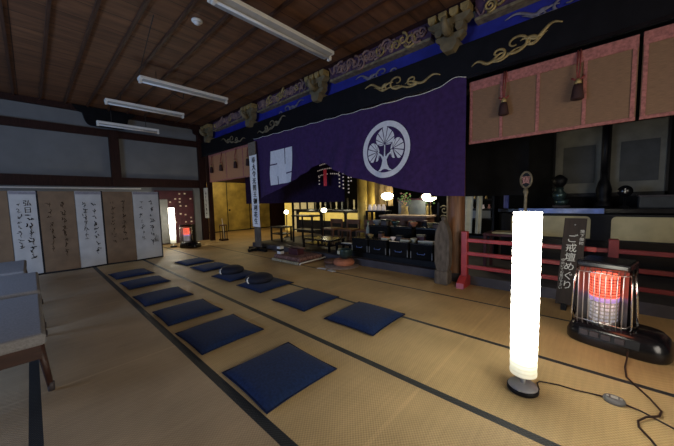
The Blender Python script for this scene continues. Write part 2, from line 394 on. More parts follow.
# frames of the altar opening, running along Y at X about 4.15
struct('trim_11', MB().box((4.10, -2.5, 2.86), (4.34, 10.0, 3.30)), 'black')
struct('trim_12', MB().box((4.24, -2.5, 3.26), (4.34, 10.0, 3.66)), 'blue')
struct('trim_13', MB().box((4.16, -2.5, 3.80), (4.34, 10.0, 3.92)), 'dark_wood')
struct('trim_14', MB().box((4.08, -2.5, 2.83), (4.12, 10.0, 2.87)), 'black_lacquer')
struct('trim_15', MB().box((4.30, -2.5, 2.80), (4.38, 10.0, 3.30)), 'black_matte')
# main pillar
pl = MB().lathe([(.135, 0), (.14, .02), (.135, .06), (.13, .5), (.125, 2.86)], (4.36, 1.585, 0), 32); struct('pillar_1', pl, 'brown_wood')

# carved friezes between the brackets
def spiral(cy, cz, r, turns, a0, dirn, n=26):
    return [(cy + dirn * r * (1 - .82 * i / n) * math.cos(a0 + turns * 2 * PI * i / n), cz + r * (1 - .82 * i / n) * math.sin(a0 + turns * 2 * PI * i / n)) for i in range(n + 1)]
BR = [-1.04, 1.57, 4.2, 6.77, 9.35]
seg_lab = {0: 'purple and gold carved frieze above the pink-edged blinds beside the pillar', 1: 'carved dragon frieze above the tree crest of the purple curtain',
           2: 'carved frieze above the square white mark of the purple curtain', 3: 'carved frieze above the far blinds next to the back wall'}
for s_ in range(4):
    y0, y1 = BR[s_] + .30, BR[s_ + 1] - .30
    t = thing('carved_frieze', seg_lab[s_], 'carving', (4.12, (y0 + y1) / 2, 3.60), group='carved friezes along the ceiling')
    MB().box((4.12, y0, 3.57), (4.24, y1, 3.80)).build('backboard', 'frieze_back', t)
    rnd = random.Random(20 + s_); q = MB(); g = MB()
    y = y0 + .13
    while y < y1 - .14:
        r = rnd.uniform(.07, .115); cz = 3.685 + rnd.uniform(-.05, .05)
        pts = spiral(y, cz, r, rnd.uniform(1.1, 1.8), rnd.uniform(0, 6.28), rnd.choice((-1, 1)))
        (g if rnd.random() < .42 else q).tube([(4.105 - .012 * rnd.random(), a, b) for a, b in pts], [.020 * (1 - .5 * i / 26) for i in range(27)], 6)
        yy = y; pts = [(4.11, yy + .03 * i, cz + .07 * math.sin(i * 1.1 + r * 90)) for i in range(7)]
        q.tube(pts, [.014] * 7, 5)
        y += r * rnd.uniform(.9, 1.35)
    q.build('scrollwork', 'frieze', t); g.build('gilded_scrollwork', 'gold', t)['label'] = 'gilded curls'
    MB().box((4.10, y0, 3.535), (4.24, y1, 3.572)).build('lower_rail', 'old_gold', t)
# bracket complexes
br_lab = ['bracket block set under the ceiling past the right-hand blinds', 'painted bracket block set above the big round pillar', 'painted bracket block set above the middle of the purple curtain',
          'painted bracket block set above the tall white banner', 'painted bracket block set in the corner by the back wall']
def bracket(y, label):
    t = thing('bracket_set', label, 'bracket', (4.0, y, 3.22), group='bracket sets under the ceiling')
    MB().prism([(y - .06, 3.23), (y + .06, 3.23), (y + .11, 3.30), (y + .11, 3.37), (y - .11, 3.37), (y - .11, 3.30)], 3.98, 4.26, 'x').build('bearing_block', 'bracket', t)
    def arm(w, z, x0, x1):
        return MB().prism([(y - w, z + .085), (y - w, z + .05), (y - w + .06, z), (y + w - .06, z), (y + w, z + .05), (y + w, z + .085)], x0, x1, 'x')
    arm(.19, 3.375, 4.02, 4.14).build('bracket_arm', 'bracket', t); arm(.28, 3.56, 3.98, 4.12).build('bracket_arm', 'bracket', t)
    for dy in (-.14, 0, .14):
        MB().prism([(y + dy - .03, 3.46), (y + dy + .03, 3.46), (y + dy + .052, 3.50), (y + dy + .052, 3.56), (y + dy - .052, 3.56), (y + dy - .052, 3.50)], 3.99, 4.15, 'x').build('small_block', 'bracket', t)
    for dy in (-.22, -.075, .075, .22):
        MB().prism([(y + dy - .03, 3.645), (y + dy + .03, 3.645), (y + dy + .054, 3.69), (y + dy + .054, 3.75), (y + dy - .054, 3.75), (y + dy - .054, 3.69)], 3.96, 4.12, 'x').build('small_block', 'gold', t)
    q = MB().tube([(3.98, y, 3.46), (3.90, y, 3.47), (3.84, y, 3.52), (3.83, y, 3.58), (3.87, y, 3.61), (3.90, y, 3.58)], [.06, .055, .045, .035, .025, .015], 8); q.build('beam_nose', 'bracket', t)
    return t
for y, l in list(zip(BR, br_lab))[1:]: bracket(y, l)

# gold cloud carvings on the black beam
def cloud(name, label, y0, y1, z, m, flip=1, x=4.092, sc_=1.):
    t = thing(name, label, 'carving', (x, (y0 + y1) / 2, z - .1), group='cloud carvings along the altar beam')
    L = y1 - y0
    def P(u, v): return (x, (y0 + L * u) if flip > 0 else (y1 - L * u), z + v * sc_)
    def wave(u0, u1, v0, v1, am, ph, k, w, n=18):
        return MB().tube([P(u0 + (u1 - u0) * i / n, v0 + (v1 - v0) * i / n + am * math.sin(ph + k * i / n)) for i in range(n + 1)], [w * (.25 + .75 * math.sin(PI * (i + .6) / (n + 1.2))) for i in range(n + 1)], 6, flat=(.5, 1, 1))
    wave(.0, .42, -.06, -.04, .035, 0, 9, .020).build('cloud_tail', m, t)
    wave(.58, 1.0, .03, .13, .035, 1, 9, .020).build('cloud_tail', m, t)
    wave(.22, .60, -.10, -.02, .022, 2, 7, .015).build('cloud_tail', m, t)
    wave(.55, .86, -.05, .05, .025, 0, 8, .014).build('cloud_tail', m, t)
    for cu, cv, r, a0, tn, dr in ((.53, .055, .115, -2.2, 1.15, 1), (.33, .0, .075, -2.2, 1.1, 1), (.70, .02, .055, .9, 1.0, -1)):
        pts = spiral(0, 0, r, tn, a0, dr)
        MB().tube([P(cu + a / L * 1.35, cv + b) for a, b in pts], [.020 * (1 - .5 * i / 26) for i in range(27)], 6, flat=(.5, 1, 1)).build('cloud_curl', m, t)
    return t
cloud('cloud_carving', 'gold cloud scroll on the black beam above the tree crest', 1.72, 3.05, 3.06, 'gold', 1)
cloud('cloud_carving', 'gold cloud scroll on the black beam above the tasselled blinds', .36, 1.30, 3.03, 'gold', -1)
cloud('cloud_carving', 'dull gold cloud scroll on the black beam above the square white mark', 5.3, 6.5, 3.08, 'old_gold', -1)
cloud('cloud_carving', 'small dull gold cloud scroll on the black beam above the far blinds', 7.1, 8.5, 3.05, 'old_gold', 1)
cloud('cloud_carving', 'slate blue cloud carving on the blue band above the tree crest', 2.15, 3.35, 3.36, 'slate_cloud', 1, 4.22, .85)
cloud('cloud_carving', 'slate blue cloud carving on the blue band above the square mark', 4.8, 6.1, 3.36, 'slate_cloud', -1, 4.22, .85)
cloud('cloud_carving', 'slate blue cloud carving on the blue band above the tasselled blinds', -.35, .95, 3.36, 'slate_cloud', 1, 4.22, .85)

# ------------------------------------------------------------------ purple curtain
NB = [(1.35, 1.27), (1.77, 1.29), (2.39, 1.43), (3.29, 1.66), (3.7, 1.82), (4.0, 1.99), (4.14, 2.01), (4.35, 1.95), (4.91, 1.74), (5.6, 1.56), (6.5, 1.33), (6.62, 1.32)]
def interp(tb, x):
    for (a, b), (c, d) in zip(tb, tb[1:]):
        if x <= c: return b + (d - b) * max(0, (x - a)) / (c - a)
    return tb[-1][1]
NT0, NT1 = 1.35, 6.62
def ntop(y): return 2.79 + .10 * (y - NT0) / (NT1 - NT0) - .018 * abs(math.sin((y - NT0) / .44 * PI / 1)) + (.10 * math.exp(-((y - 1.5) / .17) ** 2))
def nx(y, z):
    d = y - 4.14
    g = math.exp(-(d / 1.3) ** 2) * max(0, (2.75 - z)) * .06
    return 4.055 - .018 * math.sin(y * 5.2 + z * .9) * (2.95 - z) - .010 * math.sin(y * 11 + 2 * z) * (2.95 - z) * .6 - g * (1 + .5 * math.sin(d * 16 + (2.8 - z) * 5 * (1 if d > 0 else -1)))
cur = thing('entrance_curtain', 'long purple temple curtain with white tree crest, hung along the altar front', 'curtain', (4.05, 4.0, 1.27))
def nfn(u, v):
    y = NT0 + (NT1 - NT0) * u; zb = interp(NB, y); zt = ntop(y); z = zb + (zt - zb) * v
    return (nx(y, z), y, z)
cl = MB().sheet(nfn, 200, 36).build('cloth', 'purple', cur)
# rope threaded along the top edge
MB().tube([(nx(y, ntop(y)) - .012, y, ntop(y) + .003) for y in [NT0 + (NT1 - NT0) * i / 150 for i in range(151)]], .0042, 5).build('rope', 'white_rope', cur)
def onc(y, z, off=.010): return (nx(y, z) - off, y, z)
CY, CZ, CR = 2.62, 2.07, .46
cr = MB()
for i in range(72):
    a, b = 2 * PI * i / 72, 2 * PI * (i + 1) / 72
    for j in range(2):
        r0, r1 = CR * (.81 + .095 * j), CR * (.905 + .095 * j)
        cr.add([onc(CY + r * math.cos(q), CZ + r * math.sin(q)) for r, q in ((r0, a), (r1, a), (r1, b), (r0, b))], [(0, 1, 2, 3)])
cr.build('crest_ring', 'crest', cur)
def leaf(cu, cv, a, b, rot, ou, ov, tip, nv=9):
    """veined leaf; the fan of wedges spreads from the vein root (ou,ov); u to the right as seen from the room"""
    mb = MB(); n = nv * 6; c, s_ = math.cos(rot), math.sin(rot)
    def P(t):
        x, y = a * math.sin(t), -b * math.cos(t)
        if tip: y += b * .22 * max(0., math.cos(t - PI)) ** 14 - b * .05; x *= 1 + .12 * math.cos(t)
        y += b * .20 * max(0., math.cos(t)) ** 10
        return (cu + x * c - y * s_, cv + x * s_ + y * c)
    for k in range(nv):
        t0, t1 = .16 + (2 * PI - .32) * (k + .07) / nv, .16 + (2 * PI - .32) * (k + .93) / nv
        vs = [(ou, ov)]; m_ = 5
        for q in range(m_ + 1): vs.append(P(t0 + (t1 - t0) * q / m_))
        root = ((ou * .9 + sum(v[0] for v in vs[1:]) / (m_ + 1) * .1), (ov * .9 + sum(v[1] for v in vs[1:]) / (m_ + 1) * .1))
        vs[0] = root; pts = []
        for r in (0, .5, 1):
            for v in vs[1:]: pts.append((root[0] + (v[0] - root[0]) * r, root[1] + (v[1] - root[1]) * r))
        W = m_ + 1
        mb.add([onc(CY - u, CZ + v) for u, v in pts], [(r * W + q, r * W + q + 1, (r + 1) * W + q + 1, (r + 1) * W + q) for r in range(2) for q in range(m_)])
    return mb
leaf(0, .205, .18, .15, 0, 0, .09, True).build('crest_leaf', 'crest', cur)
leaf(-.232, -.035, .118, .175, .12, -.15, -.02, False).build('crest_leaf', 'crest', cur)
leaf(.232, -.015, .118, .175, -.12, .15, 0., False).build('crest_leaf', 'crest', cur)
tk = MB(); om = lambda u, v: onc(CY - u, CZ + v, .012)
tk.strip([(0, .08), (0, -.05), (0, -.14)], [.011, .012, .02], om)
for s_ in (1, -1): tk.strip([(s_ * .15, -.02), (s_ * .115, -.06), (s_ * .07, -.09), (s_ * .03, -.15)], [.009, .012, .016, .02], om)
tk.strip([(0, -.11), (0, -.17), (0, -.25), (0, -.31), (0, -.345)], [.038, .045, .062, .095, .145], om)
tk.build('crest_trunk', 'crest', cur)
sq = MB()
def sqcell(u0, u1, v0, v1):
    n = 8
    def fn(u, v): uu = u0 + (u1 - u0) * u; vv = v0 + (v1 - v0) * v; return onc(5.89 - .84 * uu + .02 * math.sin(vv * 5) * (1 - uu), 1.66 + .04 * uu + (.81 - .03 * uu) * vv)
    sq.sheet(fn, n, n)
G = .022
# a white square cut by four short purple notches, pinwheel fashion
sqcell(0, .66, .62, 1); sqcell(.66 + G * 1.6, 1, .30, 1); sqcell(.66, .66 + G * 1.6, .30, .55); sqcell(0, .33, .0, .62 - G * 1.6); sqcell(.33, .66, .28, .62)
sqcell(0.33 - .001, .36, .62 - G * 1.6, .62); sqcell(.33 + G * 1.6, .66, .0, .28); sqcell(.33, .33 + G * 1.6, .24, .28); sqcell(.66, 1, .0, .30 - G * 1.6); sqcell(.66, .70, .30 - G * 1.6, .30)
sq.build('square_mark', 'crest', cur)
tag(MB().sheet(lambda u, v: (5.15 + .02 * math.sin(u * 40), 4.5 + 4.6 * u, 1.22 + 1.7 * v), 60, 4).build('inner_curtain', 'purple_dark'), 'dark inner curtain hanging behind the purple curtain', 'curtain')

tag(MB().sheet(lambda u, v: (5.15 + .015 * math.sin(u * 20), .80 + 1.55 * u, 1.27 + 1.7 * v), 30, 4).build('inner_curtain', 'black_matte'), 'black inner curtain hanging behind the round pillar', 'curtain')

# ------------------------------------------------------------------ blinds and tassels
def blind(label, y0, y1, zb, zt, strips, m, x=4.14):
    t = thing('bamboo_blind', label, 'blind', (x, (y0 + y1) / 2, zb), group='bamboo blinds hung along the altar front')
    MB().box((x, y0, zb), (x + .012, y1, zt)).build('reed_panel', m, t)
    q = MB().box((x - .012, y0, zt - .12), (x + .018, y1, zt), .004); q.build('top_border', 'pink', t)
    MB().box((x - .010, y0, zb - .006), (x + .018, y1, zb + .028), .004).build('bottom_border', 'pink', t)
    for y in strips: MB().box((x - .010, y - .016, zb + .028), (x + .014, y + .016, zt - .12)).build('border_strip', 'pink', t)
    return t
blind('brown blind with pink borders and two tassels, beside the purple curtain', -.235, 1.335, 1.98, 2.79, (1.31, .95, .57, .155, -.21), 'blind')
blind('brown blind with pink borders partly cut off by the picture edge', -1.85, -.262, 1.98, 2.80, (-.285, -.7, -1.1, -1.5), 'blind')
blind('orange-brown blind with dark tassels next to the back wall', 7.02, 9.56, 1.97, 2.90, (9.53, 8.35, 7.36), 'blind_far')
def tassel(label, y, z0, z1, s=1.):
    t = thing('tassel', label, 'tassel', (4.07, y, z1), group='dark tassels hanging on the blinds')
    x = 4.07
    MB().tube([(4.12, y + .012, 2.80), (x, y + .012, z0 + .1), (x, y + .006, z0)], .007, 6).tube([(4.12, y - .012, 2.80), (x, y - .012, z0 + .1), (x, y - .006, z0)], .007, 6).build('cord', 'tassel_cord', t)
    MB().tube([(x, y - .055, z0 + .015), (x, y - .02, z0 - .012), (x, y, z0), (x, y + .02, z0 - .012), (x, y + .055, z0 + .015)], .010, 6).build('bow', 'tassel_cord', t)
    MB().lathe([(.012, z0), (.03 * s, z0 - .03), (.032 * s, z0 - .06)], (x, y, 0), 14).build('cap', 'gold', t)
    MB().lathe([(.034 * s, z0 - .06), (.045 * s, z0 - .10), (.058 * s, z1 + .01), (.045 * s, z1)], (x, y, 0), 14).build('fringe', 'tassel', t)
tassel('dark tassel on the pink-edged blind, hanging closer to the pillar', .91, 2.47, 2.26)
tassel('dark tassel on the pink-edged blind, hanging farther from the pillar', .21, 2.49, 2.27)
for y, l in ((9.25, 'dark tassel on the far blind, closest to the back wall'), (8.58, 'second dark tassel from the back wall on the far blind'), (7.68, 'third dark tassel from the back wall on the far blind'), (7.0, 'dark tassel on the far blind, beside the tall white banner')):
    tassel(l, y, 2.50, 2.25, .95)

# ------------------------------------------------------------------ tall white banner on its stand
bn = thing('vertical_banner', 'tall narrow white banner with black vertical writing, standing at the curtain end', 'banner', (4.0, 6.62, 0))
def bnf(u, v): return (3.985 + .004 * math.sin(v * 6), 6.60 - u, v)
MB().sheet(lambda u, v: bnf(-.175 + .35 * u + .04 * (1 - v), .62 + 1.86 * v), 6, 20).build('cloth', 'banner', bn)
MB().box((3.97, 6.44, 2.47), (3.99, 6.77, 2.80)).build('patterned_head', 'banner_head', bn)
tx = MB()
for du in (-.006, .006): vtext(tx, '奉大令光照王御利花生', .168, .02 + du, 2.42, lambda u, v: (3.974 + du * .1, 6.60 - u - .025, v), 1.04); tx.build('writing', 'ink', bn)
MB().box((4.0, 6.52, .05), (4.05, 6.58, 2.82)).build('pole', 'dark_wood', bn)
MB().box((3.975, 6.38, .1), (4.0, 6.66, .62)).build('lower_board', 'worn_wood', bn)
for a, b in (((3.72, 6.5), (4.2, 6.6)), ((3.95, 6.15), (4.02, 6.95))): MB().box((min(a[0], b[0]), min(a[1], b[1]), 0), (max(a[0], b[0]), max(a[1], b[1]), .07)).build('foot', 'black', bn)
# narrow hanging scroll on the corner post
hs = thing('hanging_scroll', 'narrow white paper strip with writing on the corner post', 'scroll', (4.09, 9.83, .77))
MB().box((4.075, 9.66, .77), (4.085, 9.96, 1.79)).build('paper', 'paper_white', hs)
q = MB(); cursive(q, 0, 1.70, .85, .14, lambda u, v: (4.072, 9.81 - u, v), random.Random(5), .14); q.build('writing', 'ink', hs)

# ------------------------------------------------------------------ fluorescent lights
def tube_light(label, x0, x1, y, z, w=.15, rod=True):
    t = thing('fluorescent_light', label, 'ceiling light', ((x0 + x1) / 2, y, z), group='fluorescent tube lights below the ceiling')
    MB().box((x0, y - w / 2, z + .03), (x1, y + w / 2, z + .09), .012).build('housing', 'fixture', t)
    MB().prism([(y - w * .5, z + .03), (y + w * .5, z + .03), (y + .02, z + .005), (y - .02, z + .005)], x0 + .05, x1 - .05, 'x').build('reflector', 'fixture_under', t)
    MB().cyl((x0 + .04, y - .028, z - .012), (x1 - .04, y - .028, z - .012), .017).build('tube', 'tube', t)
    for x in (x0 + .02, x1 - .02): MB().box((x - .022, y - .05, z - .035), (x + .022, y + .02, z + .03), .006).build('socket', 'fixture', t)
    if rod:
        for x in (x0 + .3, x1 - .3): MB().cyl((x, y, z + .09), (x, y, 3.86), .006, n=6).build('hanger', 'wire', t)
    return t
tube_light('large white fluorescent fitting closest to the lamp end of the room', 1.60, 3.56, 3.38, 3.60, .24)
tube_light('white fluorescent fitting with dangling wire, second along the ceiling', 1.57, 3.30, 6.48, 3.60, .19)
tube_light('dark-topped fluorescent fitting, third along the ceiling', 1.32, 2.97, 8.27, 3.58, .19)
tube_light('short white tube light hung low against the back wall bracket', 1.27, 2.62, 9.2, 3.28, .12)
wr = MB().tube([(1.35, 4.6, 3.86), (1.42, 5.2, 3.80), (1.5, 5.9, 3.72), (1.56, 6.35, 3.70), (1.62, 6.44, 3.67)], .006, 6).tube([(2.5, 6.5, 3.70), (2.46, 6.75, 3.66), (2.52, 6.95, 3.62), (2.4, 7.1, 3.72), (2.42, 7.3, 3.82), (2.42, 7.35, 3.86)], .010, 6)
wr.build('dangling_wire', 'wire', bpy.data.objects['fluorescent_light.001'])
dt = thing('smoke_detector', 'small round white detector on the brown ceiling boards', 'detector', (1.84, 4.37, 3.85))
MB().lathe([(.075, 3.9), (.075, 3.885), (.06, 3.875)], (1.84, 4.37, 0), 20).build('mount', 'fixture', dt); MB().lathe([(.05, 3.877), (.045, 3.855), (.02, 3.84), (.001, 3.838)], (1.84, 4.37, 0), 20).build('sensor_dome', 'glassy', dt)

# ------------------------------------------------------------------ folding screen
fs = thing('folding_screen', 'long folding screen with tan and white calligraphy panels along the back', 'folding screen', (.1, 7.6, 0))
xs = [-2.1, -1.6, -1.15, -.25, .10, .61, 1.035, 1.56, 2.09]
ys = [7.60 + .013 * i + (.10 if i % 2 else 0) for i in range(9)]
ys[1::2] = [y - .16 for y in ys[1::2]]
for i in range(8):
    a, b = Vector((xs[i], ys[i], 0)), Vector((xs[i + 1], ys[i + 1], 0)); d = (b - a); L = d.length; d.normalize(); nrm = Vector((d.y, -d.x, 0))
    white = i % 2 == 1
    def pf(u, v, off=0., a=a, d=d, nrm=nrm): return tuple(a + d * u + nrm * off + Vector((0, 0, v)))
    pn = MB()
    vs = [pf(u, v, o_) for o_ in (-.012, .012) for u, v in ((.004, .03), (L - .004, .03), (L - .004, 1.56), (.004, 1.56))]
    pn.add(vs, [(0, 1, 2, 3), (4, 5, 6, 7), (0, 1, 5, 4), (1, 2, 6, 5), (2, 3, 7, 6), (3, 0, 4, 7)])
    p = pn.build('screen_panel', 'paper_white' if white else 'paper_tan', fs); p['label'] = 'white paper panel' if white else 'tan paper panel'
    MB().add([pf(u, v, .0145) for u, v in ((.01, 1.50), (L - .01, 1.50), (L - .01, 1.555), (.01, 1.555))], [(0, 1, 2, 3)]).build('head_band', 'paper_head' if white else 'paper_tan', p)
    fr = MB()
    fr.add([pf(u, v, o_) for o_ in (-.016, .016) for u, v in ((0, .0), (L, .0), (L, .032), (0, .032))], [(0, 1, 2, 3), (4, 5, 6, 7), (0, 1, 5, 4), (1, 2, 6, 5), (2, 3, 7, 6), (3, 0, 4, 7)])
    uu = L if white else 0
    fr.add([pf(u, v, o_) for o_ in (-.016, .016) for u, v in ((uu - .012, 0), (uu + .012, 0), (uu + .012, 1.57), (uu - .012, 1.57))], [(0, 1, 2, 3), (4, 5, 6, 7), (0, 1, 5, 4), (1, 2, 6, 5), (2, 3, 7, 6), (3, 0, 4, 7)])
    fr.build('lacquer_edge', 'black', p)
    rnd = random.Random(40 + i); ff = lambda u, v: pf(u, v, .016); ik = 'ink' if white else 'ink_faded'
    q = MB()
    if i == 3: vtext(q, '弘日', .115, L * .62, 1.40, ff, 1.1)
    cursive(q, L * .66, 1.38 if i != 3 else 1.15, .28 + .1 * rnd.random(), .13, ff, rnd, .072); q.build('calligraphy', ik, p)
    q = MB(); cursive(q, L * .30, 1.36, .45 + .1 * rnd.random(), .11, ff, rnd, .055); q.build('calligraphy', ik, p)
    if i == 7: q = MB(); vtext(q, '山風', .085, L * .80, .56, ff, 1.1); q.build('signature', ik, p)

# ------------------------------------------------------------------ benches
def bench(label, x0, x1, y0, y1, s=0):
    t = thing('bench', label, 'bench', ((x0 + x1) / 2, (y0 + y1) / 2, 0), group='grey benches in a line')
    MB().box((x0, y0, .345), (x1, y1, .425), .022).build('seat', 'bench_fabric', t)
    MB().box((x0 + .03, y0 + .03, .25), (x1 - .03, y1 - .03, .345)).build('apron', 'bench_wood', t)
    for x in (x0 + .035, x1 - .035):
        for y in (y0 + .06, y1 - .06):
            lg = MB().tube([(x + (.035 if x > x0 + .2 else -.03), y, 0), (x, y, .34)], [.016, .024], 10).build('leg', 'bench_wood', t)
            MB().lathe([(.018, 0), (.019, .03), (.0185, .06)], (x + (.034 if x > x0 + .2 else -.03), y, 0), 10).build('leg_cap', 'sill', lg)
bench('grey upholstered bench at the camera end of the bench line', -.62, .01, 2.66, 3.98)
bench('grey upholstered bench in the middle of the bench line', -.62, .01, 4.14, 5.36)
bench('grey upholstered bench beside the folding screen', -.66, -.10, 5.55, 6.75)

# ------------------------------------------------------------------ floor cushions
def cushion_mesh(s=.295, h=.055):
    def fn(sign):
        def g(u, v):
            a, b = u * 2 - 1, v * 2 - 1
            e = max(0., (1 - abs(a) ** 3.2) * (1 - abs(b) ** 3.2))
            k = 1 - .035 * (1 - abs(a) ** 2 * abs(b) ** 2) * max(abs(a), abs(b)) ** 4
            return (a * s * k, b * s * k, .016 + (h - .016) * e ** .42 if sign > 0 else .004 + .010 * max(abs(a), abs(b)) ** 4)
        return g
    return MB().sheet(fn(1), 22, 22).sheet(fn(-1), 8, 8)
def edge_pts(s=.295):
    P = []
    for k in range(4):
        for i in range(10):
            a = -1 + 2 * i / 10; q = [(a, -1), (1, a), (-a, 1), (-1, -a)][k]
            m_ = 1 - .035 * (1 - q[0] ** 2 * q[1] ** 2)
            P.append((q[0] * s * m_, q[1] * s * m_, .016))
    return P + P[:2]
c0 = thing('floor_cushion', '', 'cushion', (0, 0, 0), 0)
cushion_mesh().build('pad', 'navy', c0, world=False)
MB().tube(edge_pts(), .006, 6).build('piping', 'navy_edge', c0, world=False)
ords = ['first', 'second', 'third', 'fourth', 'fifth', 'sixth']
rowA = [(1.155, 1.68, -.02, 1), (1.16, 2.655, .02, 1), (1.155, 3.47, .0, .96), (1.145, 4.33, .02, .96), (1.175, 5.34, .03, .95), (1.165, 6.22, .05, .95)]
rowB = [(2.325, 1.78, .03, 1.03), (2.305, 2.71, .02, 1.02), (2.345, 3.69, .05, 1.02), (2.33, 4.55, .06, 1.0), (2.34, 5.55, .05, .98), (2.33, 6.38, .06, .98)]
first = True
for row, nm, g in ((rowA, 'row nearer the folding screen', 'navy cushions in the row by the dark mat border'), (rowB, 'row along the altar side', 'navy cushions in the row along the altar side')):
    for i, (x, y, r, s) in enumerate(row):
        lb = 'navy square floor cushion, %s from the lamp end, %s' % (ords[i], nm)
        if first: o = c0; o.location = (x, y, 0); o.rotation_euler.z = r; o['label'] = lb; o['group'] = g; first = False
        else: o = dup(c0, (x, y, 0), r, lb, g)
        o.scale = (s, s, 1.35 if nm[4] == 'a' and i == 0 else 1)
for (x, y), l in (((2.30, 3.78), 'dark round pad with a white arc on the third altar-side cushion'), ((2.30, 4.66), 'dark round pad with a white arc on the fourth altar-side cushion')):
    t = thing('round_pad', l, 'cushion', (x, y, .053), group='round pads on the cushions')
    MB().lathe([(.12, .048), (.19, .06), (.21, .09), (.20, .125), (.15, .155), (.07, .17), (.001, .172)], (x, y, 0), 28).build('pad', 'zafu', t)
    tr_ = []
    for i in range(9):
        q = i / 8; z = .062 + .085 * q; r = .20 + .018 * math.sin(q * PI) - .03 * q; a = 3.30 - .22 * q
        tr_.append((x + r * math.cos(a), y + r * math.sin(a), z))
    MB().tube(tr_, [.006, .011, .014, .015, .015, .014, .012, .009, .005], 6).build('white_trim', 'white_rope', t)

# ------------------------------------------------------------------ paper floor lamp
def lamp(label, x, y, paper, cord=None, switch=None):
    t = thing('floor_lamp', label, 'lamp', (x, y, 0))
    MB().lathe([(.080, 0), (.088, .008), (.088, .028), (.084, .032)], (x, y, 0), 36).build('base_rim', 'black', t)
    MB().lathe([(.083, .032), (.078, .042), (.03, .052), (.001, .054)], (x, y, 0), 36).build('base', 'base_metal', t)
    MB().lathe([(.014, .045), (.014, .13)], (x, y, 0), 14).build('stem', 'base_metal', t)
    sh = MB(); prof = []
    for i in range(61):
        z = .118 + 1.035 * i / 60; prof.append((.0745 + .0012 * math.sin(i * 2.1), z))
    sh.lathe(prof, (x, y, 0), 40); sh.f = [f_ for f_ in sh.f if len(f_) == 4]; sh.sm = sh.sm[:len(sh.f)]
    shade = sh.build('shade', paper, t)
    MB().lathe([(.001, .124), (.072, .124)], (x, y, 0), 30).build('bottom_light_stop', 'paper_white', shade)  # added disc, stops light spilling out of the open shade bottom
    MB().lathe([(.001, 1.148), (.072, 1.148)], (x, y, 0), 30).build('top_disc', 'paper_white', shade)
    if cord:
        MB().tube(cord, .0045, 6).build('cord', 'cord', t)
    if switch:
        sx, sy, a = switch; T_ = Matrix.Translation((sx, sy, .002)) @ Matrix.Rotation(a, 4, 'Z')
        s = MB().add(*(lambda pr: ([(x_ * .052, y_ * .044, z_ * 1.3) for x_, y_, z_ in pr[0]], pr[1]))(([(math.cos(k * PI / 12) * r, math.sin(k * PI / 12) * r, z_) for r, z_ in ((.9, 0), (1, .008), (.92, .018), (.6, .022)) for k in range(24)],
            [(j * 24 + k, j * 24 + (k + 1) % 24, (j + 1) * 24 + (k + 1) % 24, (j + 1) * 24 + k) for j in range(3) for k in range(24)] + [tuple(72 + k for k in range(24))])), True, T_).build('foot_switch', 'sill_light', t)
        for dx in (-.03, .03):
            MB().lathe([(.007, .024), (.006, .032), (.001, .033)], (dx, 0, 0), 10, T_).build('button', 'steel', s)
        MB().box((-.016, -.012, .024), (.016, .012, .033), .003, T_).build('button', 'fixture_under', s)
    return t
lamp('tall glowing paper cylinder lamp with round metal base on the tatami', 2.075, .32, 'lamp_paper',
     [(2.13, .24, .012), (2.21, .26, .006), (2.24, .25, .006), (2.275, .15, .006), (2.28, .07, .006), (2.305, -.02, .006), (2.31, -.06, .008), (2.30, -.11, .008), (2.30, -.16, .008), (2.29, -.22, .006), (2.22, -.34, .006), (2.1, -.5, .006), (1.7, -.9, .006)], (2.30, -.11, -1.55))
lamp('glowing paper cylinder lamp far off beside the red-lit heater', 2.80, 9.2, 'lamp_paper_far')

